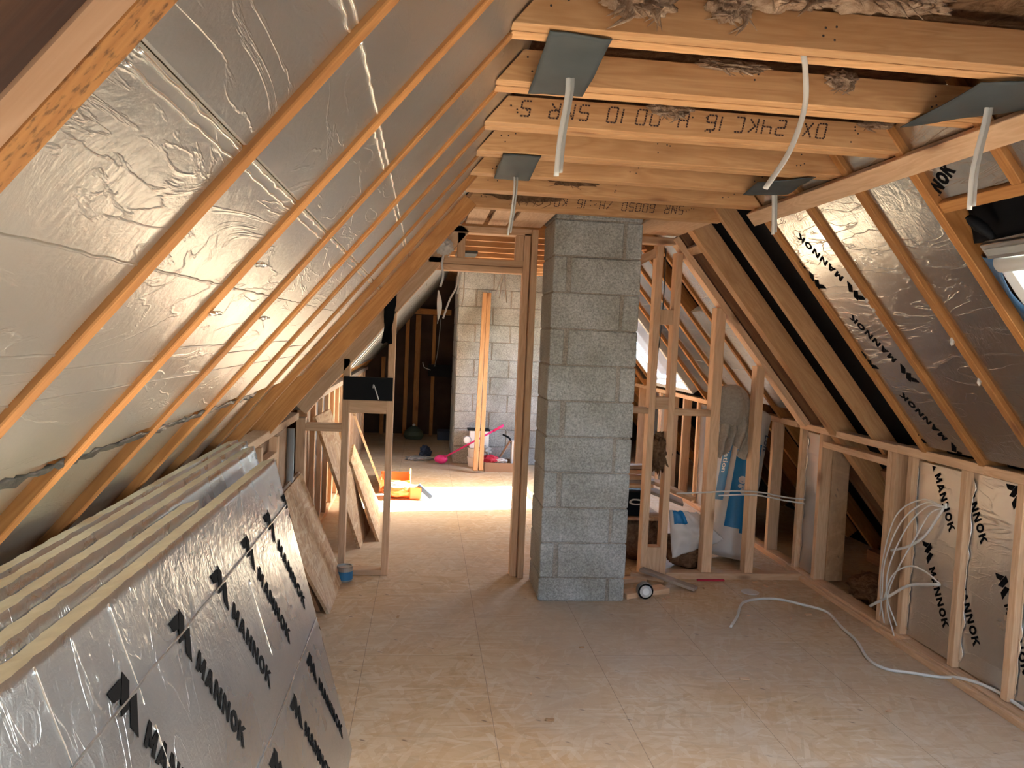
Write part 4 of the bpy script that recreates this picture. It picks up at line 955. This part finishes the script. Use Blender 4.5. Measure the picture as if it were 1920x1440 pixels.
o = blob('red_bag', (.86, 9.68, .13), (.10, .09, .055), RED, amp=.4, seed=9); tag(o, 'crumpled red bag in the low cardboard box', 'bag')
o = blob('white_bag', (.97, 9.66, .12), (.09, .06, .03), WPOLY, amp=.4, seed=11); tag(o, 'crumpled white bag beside the red one', 'bag')
o = box('white_tub', (1.12, 9.72, .0), (1.30, 9.86, .36), WHITEP); tag(o, 'white upright pack at the right of the cardboard box', 'box')
o = blob('dark_tool', (.80, 9.75, .22), (.07, .06, .06), GREYP, amp=.5, seed=13); tag(o, 'dark tool lying behind the pale timbers', 'tool')
o = tube('tool_stand', [(1.02, 9.9, .42), (1.10, 9.85, .38), (1.13, 9.8, .30)], .012, DPCB); tag(o, 'thin dark tripod legs above the cardboard box', 'stand')
o = blob('blue_jacket', (.05, 10.6, .06), (.07, .1, .09), NAVY, amp=.5, seed=15); tag(o, 'dark blue rag on the floor of the back room', 'rag')
o = blob('dark_rag', (-.02, 10.35, .02), (.16, .12, .025), GREYP, amp=.6, seed=16); tag(o, 'flat grey rag on the floor of the back room', 'rag')
o = blob('white_scrap', (-.13, 10.3, .02), (.05, .06, .02), WHITEP, amp=.5, seed=17, sub=3); tag(o, 'white scrap beside the flat grey rag', 'scrap')
t = thing('plastic_tub', 'round green tub in the dark end of the back room', 'tub', (-.13, 12.4, 0)); lathe('tub', (-.13, 12.4, 0), [(.13, 0), (.16, .06), (.14, .12), (.08, .17), (.03, .20)], GREEN, t)
lathe('knob', (-.13, 12.4, .20), [(.02, 0), (.025, .02), (.01, .035)], WHITEP, t, seg=10)
o = box('low_box', (.24, 12.3, 0), (.52, 12.6, .14), NAVY); tag(o, 'low dark blue box in the dark end of the back room', 'box')
# orange crate and bag in the sun patch
t = thing('orange_crate', 'orange crate on the floor behind the orange bag', 'crate', (-.26, 8.35, 0))
for a, b_ in (((-.42, 8.15, 0), (-.10, 8.165, .13)), ((-.42, 8.5, 0), (-.10, 8.515, .16)), ((-.42, 8.165, 0), (-.405, 8.5, .13)), ((-.115, 8.165, 0), (-.10, 8.5, .20)), ((-.405, 8.165, 0), (-.115, 8.5, .012))): box('side', a, b_, ORANGE, t)
o = blob('orange_bag', (-.19, 7.93, .075), (.185, .12, .075), ORANGE, amp=.22, fr=2.5, seed=31); tag(o, 'orange bag glowing in the patch of sun', 'bag')
o = blob('white_cloth', (-.22, 7.86, .14), (.10, .06, .03), WHITEP, amp=.4, seed=32); tag(o, 'white cloth lying on the orange bag', 'cloth')
o = box('orange_case', (-.10, 7.82, 0), (.02, 7.96, .13), ORANGE, bv=.01); tag(o, 'orange box right of the orange bag in the sun', 'box')
o = beam('saw', (-.02, 7.85, .14), (.12, 7.80, .03), .02, .05, (0, 0, 1), NAVY); tag(o, 'dark tool handle leaning on the orange box', 'tool')

# ------------------------------------------------------------------ things right of the chimney
roll = thing('insulation_roll', 'tall white and blue roll of loft insulation leaning in the corner', 'insulation roll', (2.36, 5.78, 0))
A, Bp = V((2.365, 5.80, .03)), V((2.600, 6.02, 1.16)); ax = (Bp-A).normalized()
sx = V((0, -1, 0)); sx = (sx-ax*sx.dot(ax)).normalized(); sy = ax.cross(sx); LEN = (Bp-A).length; RR = .158
def RC(a, h, dr=0.0):
    k = (RR+dr); return A+ax*h+(sx*math.cos(a)+sy*math.sin(a))*k
def rollskin(u, v):
    h = LEN*u; e = min(1, min(u, 1-u)*22+.55); a = 2*math.pi*v
    return RC(a, h, -(1-e)*RR*.6+.004*noise.noise(V((math.cos(a)*2, math.sin(a)*2, h*7))))
grid('wrapper', rollskin, 60, 48, WPOLY, roll)
def cap(h, nm):
    vs = [RC(2*math.pi*k/24, h, -RR*.27) for k in range(24)]; link(nm, mesh(vs, [tuple(range(24))]), WPOLY, roll)
cap(.0, 'wrapper_end'); cap(LEN, 'wrapper_end')
sgn = 1 if sy.x > 0 else -1
def panel(a0, a1, h0, h1, mat, nm, dr=.0065):
    return grid(nm, lambda u, v: RC(sgn*(a0+(a1-a0)*u), h0+(h1-h0)*v, dr), 16, 8, mat, roll)
panel(-.72, .45, .23, .90, BLUEP, 'blue_panel'); panel(-1.65, -1.0, .42, .93, BLUEP, 'blue_panel'); panel(.0, .50, .20, .235, BLUEP, 'blue_panel')
panel(-.1, .3, .66, .75, WPOLY, 'white_emblem', .0075)
def text_on_roll(txt, size, a_c, h0, mat, nm):
    cu_ = bpy.data.curves.new('t', 'FONT'); cu_.body = txt; cu_.size = size; cu_.offset = size*.012
    to = bpy.data.objects.new('t', cu_); COL.objects.link(to); dg = bpy.context.evaluated_depsgraph_get(); dg.update()
    me = bpy.data.meshes.new_from_object(to.evaluated_get(dg)); bpy.data.objects.remove(to)
    bm = bmesh.new(); bm.from_mesh(me); bmesh.ops.subdivide_edges(bm, edges=bm.edges[:], cuts=1)
    for v in bm.verts:      # letters read downwards along the roll
        v.co = RC(sgn*(a_c + v.co.y/RR), h0 - v.co.x, .009)
    bm.to_mesh(me); bm.free(); return link(nm, me, mat, roll)
text_on_roll('Loft', .085, .55, .99, NAVY, 'printed_word'); text_on_roll('insulation', .075, -1.42, .92, WHITEP, 'printed_word')
text_on_roll('insulation', .065, .05, .58, WHITEP, 'printed_word')
for k in range(3): panel(-.30+.12*k, -.26+.12*k, .545, .553, WHITEP, 'printed_dot', .009)
for k in range(5):
    a = .08+.11*math.cos(k*1.256+.6); h = .555+.028*math.sin(k*1.256+.6)
# flower emblem
for (da, dh, r_) in ((0, 0, .030), (.20, -.055, .022), (-.05, -.062, .017), (.10, -.105, .022)):
    vs = [RC(sgn*(-.25+da+r_*math.cos(q*.5236)/RR), .60+dh*.8+r_*math.sin(q*.5236), .0085) for q in range(12)]
    link('flower_emblem', mesh(vs, [tuple(range(12))]), WPOLY, roll)
ds = thing('dust_sheet', 'grey brown dust sheet bunched between two partition studs', 'cloth', (2.2, 5.48, .95))
def bunch(u, v):
    a = 2*math.pi*u; t_ = math.pi*v; r_ = math.sin(t_)**.8
    f = 1+.16*math.sin(a*5+v*4)*r_+.22*noise.noise(V((math.cos(a)*1.6, math.sin(a)*1.6, v*3)))
    return V((2.205+.135*r_*math.cos(a)*f, 5.475+.075*r_*math.sin(a)*f, 1.235+.15*math.cos(t_)+.02*math.sin(a*2)*r_))
grid('bunched_cloth', bunch, 60, 30, CLOTH, ds)
def hang(u, v):
    z = 1.20-.30*u-.05*math.sin(v*9)*u; x = 2.115+.245*v+.02*math.sin(u*4); fold = .030*math.sin(v*24+u*2)*(.3+u)+.018*noise.noise(V((u*4, v*6, 3)))
    return V((x+.015*noise.noise(V((u*5, v*3, 7))), 5.462+fold-.02*math.sin(v*3.14), z))
grid('hanging_cloth', hang, 30, 50, CLOTH, ds, thick=.004)
clump = blob('wool_clump', (1.672, 5.395, .885), (.062, .055, .125), WOOLD, amp=.6, fr=3.4, seed=41); tag(clump, 'brown wool clump wedged between the two closest studs', 'insulation')
o = blob('wool_bundle', (1.62, 5.86, .19), (.25, .20, .19), WOOLD, amp=.25, fr=2.5, seed=43); tag(o, 'brown wool bundle on the floor behind the chimney side', 'insulation')
bag = blob('wool_bag', (2.0, 5.62, .135), (.165, .14, .13), WOOLD, amp=.18, fr=2.2, seed=44, sub=5, sq=.85); tag(bag, 'sack of brown wool with wrinkled bottom behind the studs', 'bag')
def pbag(u, v):
    a, b_, c, d = V((1.80, 5.50, .46)), V((2.02, 5.50, .44)), V((2.215, 5.47, .245)), V((1.83, 5.46, .115))
    p = a.lerp(b_, u).lerp(d.lerp(c, u), v); return p+V((0, -.055*math.sin(math.pi*u)*math.sin(math.pi*v)+.018*noise.noise(V((u*6, v*6, 8))), .012*noise.noise(V((u*9, v*5, 2)))))
o = grid('plastic_bag', pbag, 30, 30, WPOLY, thick=.002); tag(o, 'crumpled white plastic bag over the wool sack', 'bag')
def pb2(u, v): return pbag(.10+.36*u, .0+.28*v)+V((0, -.007, 0))
grid('blue_print', pb2, 10, 10, BLUEP, o, thick=.001)
t = thing('black_box', 'black box with a white cable loop behind the chimney', 'box', (1.53, 5.66, .36)); box('case', (1.42, 5.60, .385), (1.66, 5.80, .565), DPCB, t, bv=.008)
tube('cable_loop', [(1.66, 5.59, .50), (1.56, 5.585, .51), (1.53, 5.58, .49), (1.57, 5.585, .475), (1.66, 5.59, .48)], .006, CABLE, t)
o = box('trestle_board', (1.36, 5.58, .355), (1.80, 6.25, .378), OSBM); tag(o, 'board carrying the black box behind the chimney', 'board')
o = box('support_block', (1.70, 6.0, 0), (1.78, 6.2, .353), PINE); tag(o, 'timber block holding up the board behind the chimney', 'timber')
o = box('support_block', (1.38, 6.0, 0), (1.46, 6.2, .353), PINE); tag(o, 'timber block hidden behind the chimney', 'timber')
for k, (p0, p1, z) in enumerate((((1.36, 5.70, .59), (1.72, 5.68, .60), 0), ((1.38, 5.78, .625), (1.74, 5.70, .622), 0), ((1.36, 5.68, .655), (1.70, 5.74, .652), 0), ((1.40, 5.80, .690), (1.72, 5.72, .694), 0), ((1.37, 5.74, .722), (1.69, 5.78, .728), 0))):
    plank(p0, p1, .09, .028, (0, 0, 1), f'pale timber offcut on the pile behind the chimney, {ORD[k]} from the bottom', [PINE, GREYW, PINE, PINE, GREYW][k], 'offcut', 'offcuts piled on the black box')
plank((1.70, 6.05, .62), (2.05, 5.70, .50), .07, .03, (0, 0, 1), 'rough board sloping down behind the plastic bag', PINE, 'offcut')
plank((1.66, 5.95, .56), (2.02, 5.85, .44), .22, .02, (0, 0, 1), 'wide pale board under the sloping one behind the plastic bag', GREYW, 'offcut')
plank((1.335, 4.93, .018), (1.66, 5.06, .018), .10, .034, (0, 0, 1), 'pale plank end lying beside the chimney foot', PINE)
plank((1.56, 5.31, .075), (1.87, 5.05, .022), .065, .022, (0, 0, 1), 'split board resting on the sole plate, pointing at the camera', GREYW)
plank((1.48, 5.28, .05), (1.70, 5.22, .03), .045, .03, (0, 0, 1), 'short board under the split one', PINE)
plank((1.36, 5.22, .02), (1.58, 5.30, .02), .08, .036, (0, 0, 1), 'pinkish plank behind the reel beside the chimney', PINE)
t = thing('cable_reel', 'small round grey and white reel on the floor beside the chimney', 'reel', (1.478, 4.90, 0))
lathe('flange', (1.478, 4.90, .052), [(.018, -.004), (.052, -.004), (.052, .045), (.018, .045)], GREYP, t, 'y'); lathe('rim', (1.478, 4.893, .052), [(.050, -.002), (.040, -.002), (.040, .002), (.050, .002)], WPOLY, t, 'y'); lathe('hub', (1.478, 4.888, .052), [(.005, -.002), (.022, -.002), (.024, .008), (.005, .008)], WHITEP, t, 'y')
o = box('red_strip', (1.965, 5.285, .0), (2.165, 5.305, .012), RED); tag(o, 'dark red strip lying along the partition sole plate', 'strip')
o = lathe('blanking_disc', (2.251, 5.05, 0), [(.058, 0), (.060, .003), (.058, .006)], WPOLY); tag(o, 'white disc lying on the floor near the corner', 'disc')
o = tube('floor_cable', [(1.853, 4.392, .009), (1.96, 4.56, .009), (2.12, 4.83, .009), (2.348, 4.90, .009), (2.50, 4.78, .009), (2.589, 4.652, .009), (2.545, 4.40, .009), (2.515, 4.174, .009), (2.44, 3.93, .009), (2.461, 3.80, .009),
                        (2.58, 3.745, .009), (2.69, 3.69, .012), (2.745, 3.60, .045), (2.80, 3.45, .055), (2.795, 3.22, .056), (2.79, 2.9, .056), (2.79, 2.4, .056)], .0085, CABLE, n=10)
tag(o, 'long white cable snaking across the floor to the right wall', 'cable')
t = thing('paint_tin', 'small tin with a blue label at the foot of the left doorway studs', 'tin', (-.475, 5.235, 0))
lathe('can', (-.475, 5.235, 0), [(.050, 0), (.052, .004), (.052, .096), (.054, .10), (.045, .10), (.045, .094)], TIN, t); lathe('paper_label', (-.475, 5.235, .012), [(.0530, 0), (.0530, .055)], TINB, t)
rr2 = random.Random(12)
for k, (x, y) in enumerate([(1.60, 4.90), (1.64, 4.93), (1.58, 4.86), (2.35, 5.15), (2.42, 5.18), (2.48, 5.10), (2.40, 4.98), (2.52, 5.25), (2.60, 5.02), (2.10, 4.94), (2.30, 4.55), (2.45, 4.62), (2.05, 4.6), (2.20, 3.35), (1.65, 3.7), (.55, 3.55), (.30, 4.0), (2.58, 5.28), (2.38, 5.27), (2.66, 4.95), (1.95, 5.12), (-.1, 4.55), (.9, 4.1), (.6, 3.3)]):
    s = rr2.uniform(.008, .026); an = rr2.uniform(0, 3.1); o = link('wood_chip', boxmesh(s*1.8, s*.8, .003+s*.15, .0008), PINE if k < 20 else OSBD)
    o.location = (x, y, .0025+s*.075); o.rotation_euler = (0, 0, an); tag(o, 'small pale wood chip scattered on the floor', 'wood chip', 'wood chips on the floor')
# white torn scraps on the right slope rafter
for k, (s, y) in enumerate(((.86, 3.20), (1.08, 3.20), (.62, 3.635), (.68, 3.632))):
    o = blob('torn_tape', RP(s, y, .016), (.009, .006, .02) if k < 2 else (.008, .008, .012), WPOLY, amp=.4, seed=50+k, sub=3); tag(o, ['white torn tape on the rafter right of the printed bay, upper', 'white torn tape on the rafter right of the printed bay, lower', 'cream foam scrap beside the printed bay, upper', 'cream foam scrap beside the printed bay, lower'][k], 'tape')
for k, (y, s) in enumerate(((1.13, 1.28), (1.575, .93), (2.05, .93), (1.60, .80))):
    o = blob('torn_foil_scrap', LP(s, y, .004), (.014, .012, .005), SHINY, amp=.6, seed=60+k, sub=3)
    tag(o, ['torn foil scrap at the bottom of the first orange rafter', 'torn foil scrap half way down the second orange rafter', 'torn foil scrap on the third rafter, left slope', 'small pale scrap on the second orange rafter'][k], 'scrap')
# ragged dark gap along the foot of the left foil
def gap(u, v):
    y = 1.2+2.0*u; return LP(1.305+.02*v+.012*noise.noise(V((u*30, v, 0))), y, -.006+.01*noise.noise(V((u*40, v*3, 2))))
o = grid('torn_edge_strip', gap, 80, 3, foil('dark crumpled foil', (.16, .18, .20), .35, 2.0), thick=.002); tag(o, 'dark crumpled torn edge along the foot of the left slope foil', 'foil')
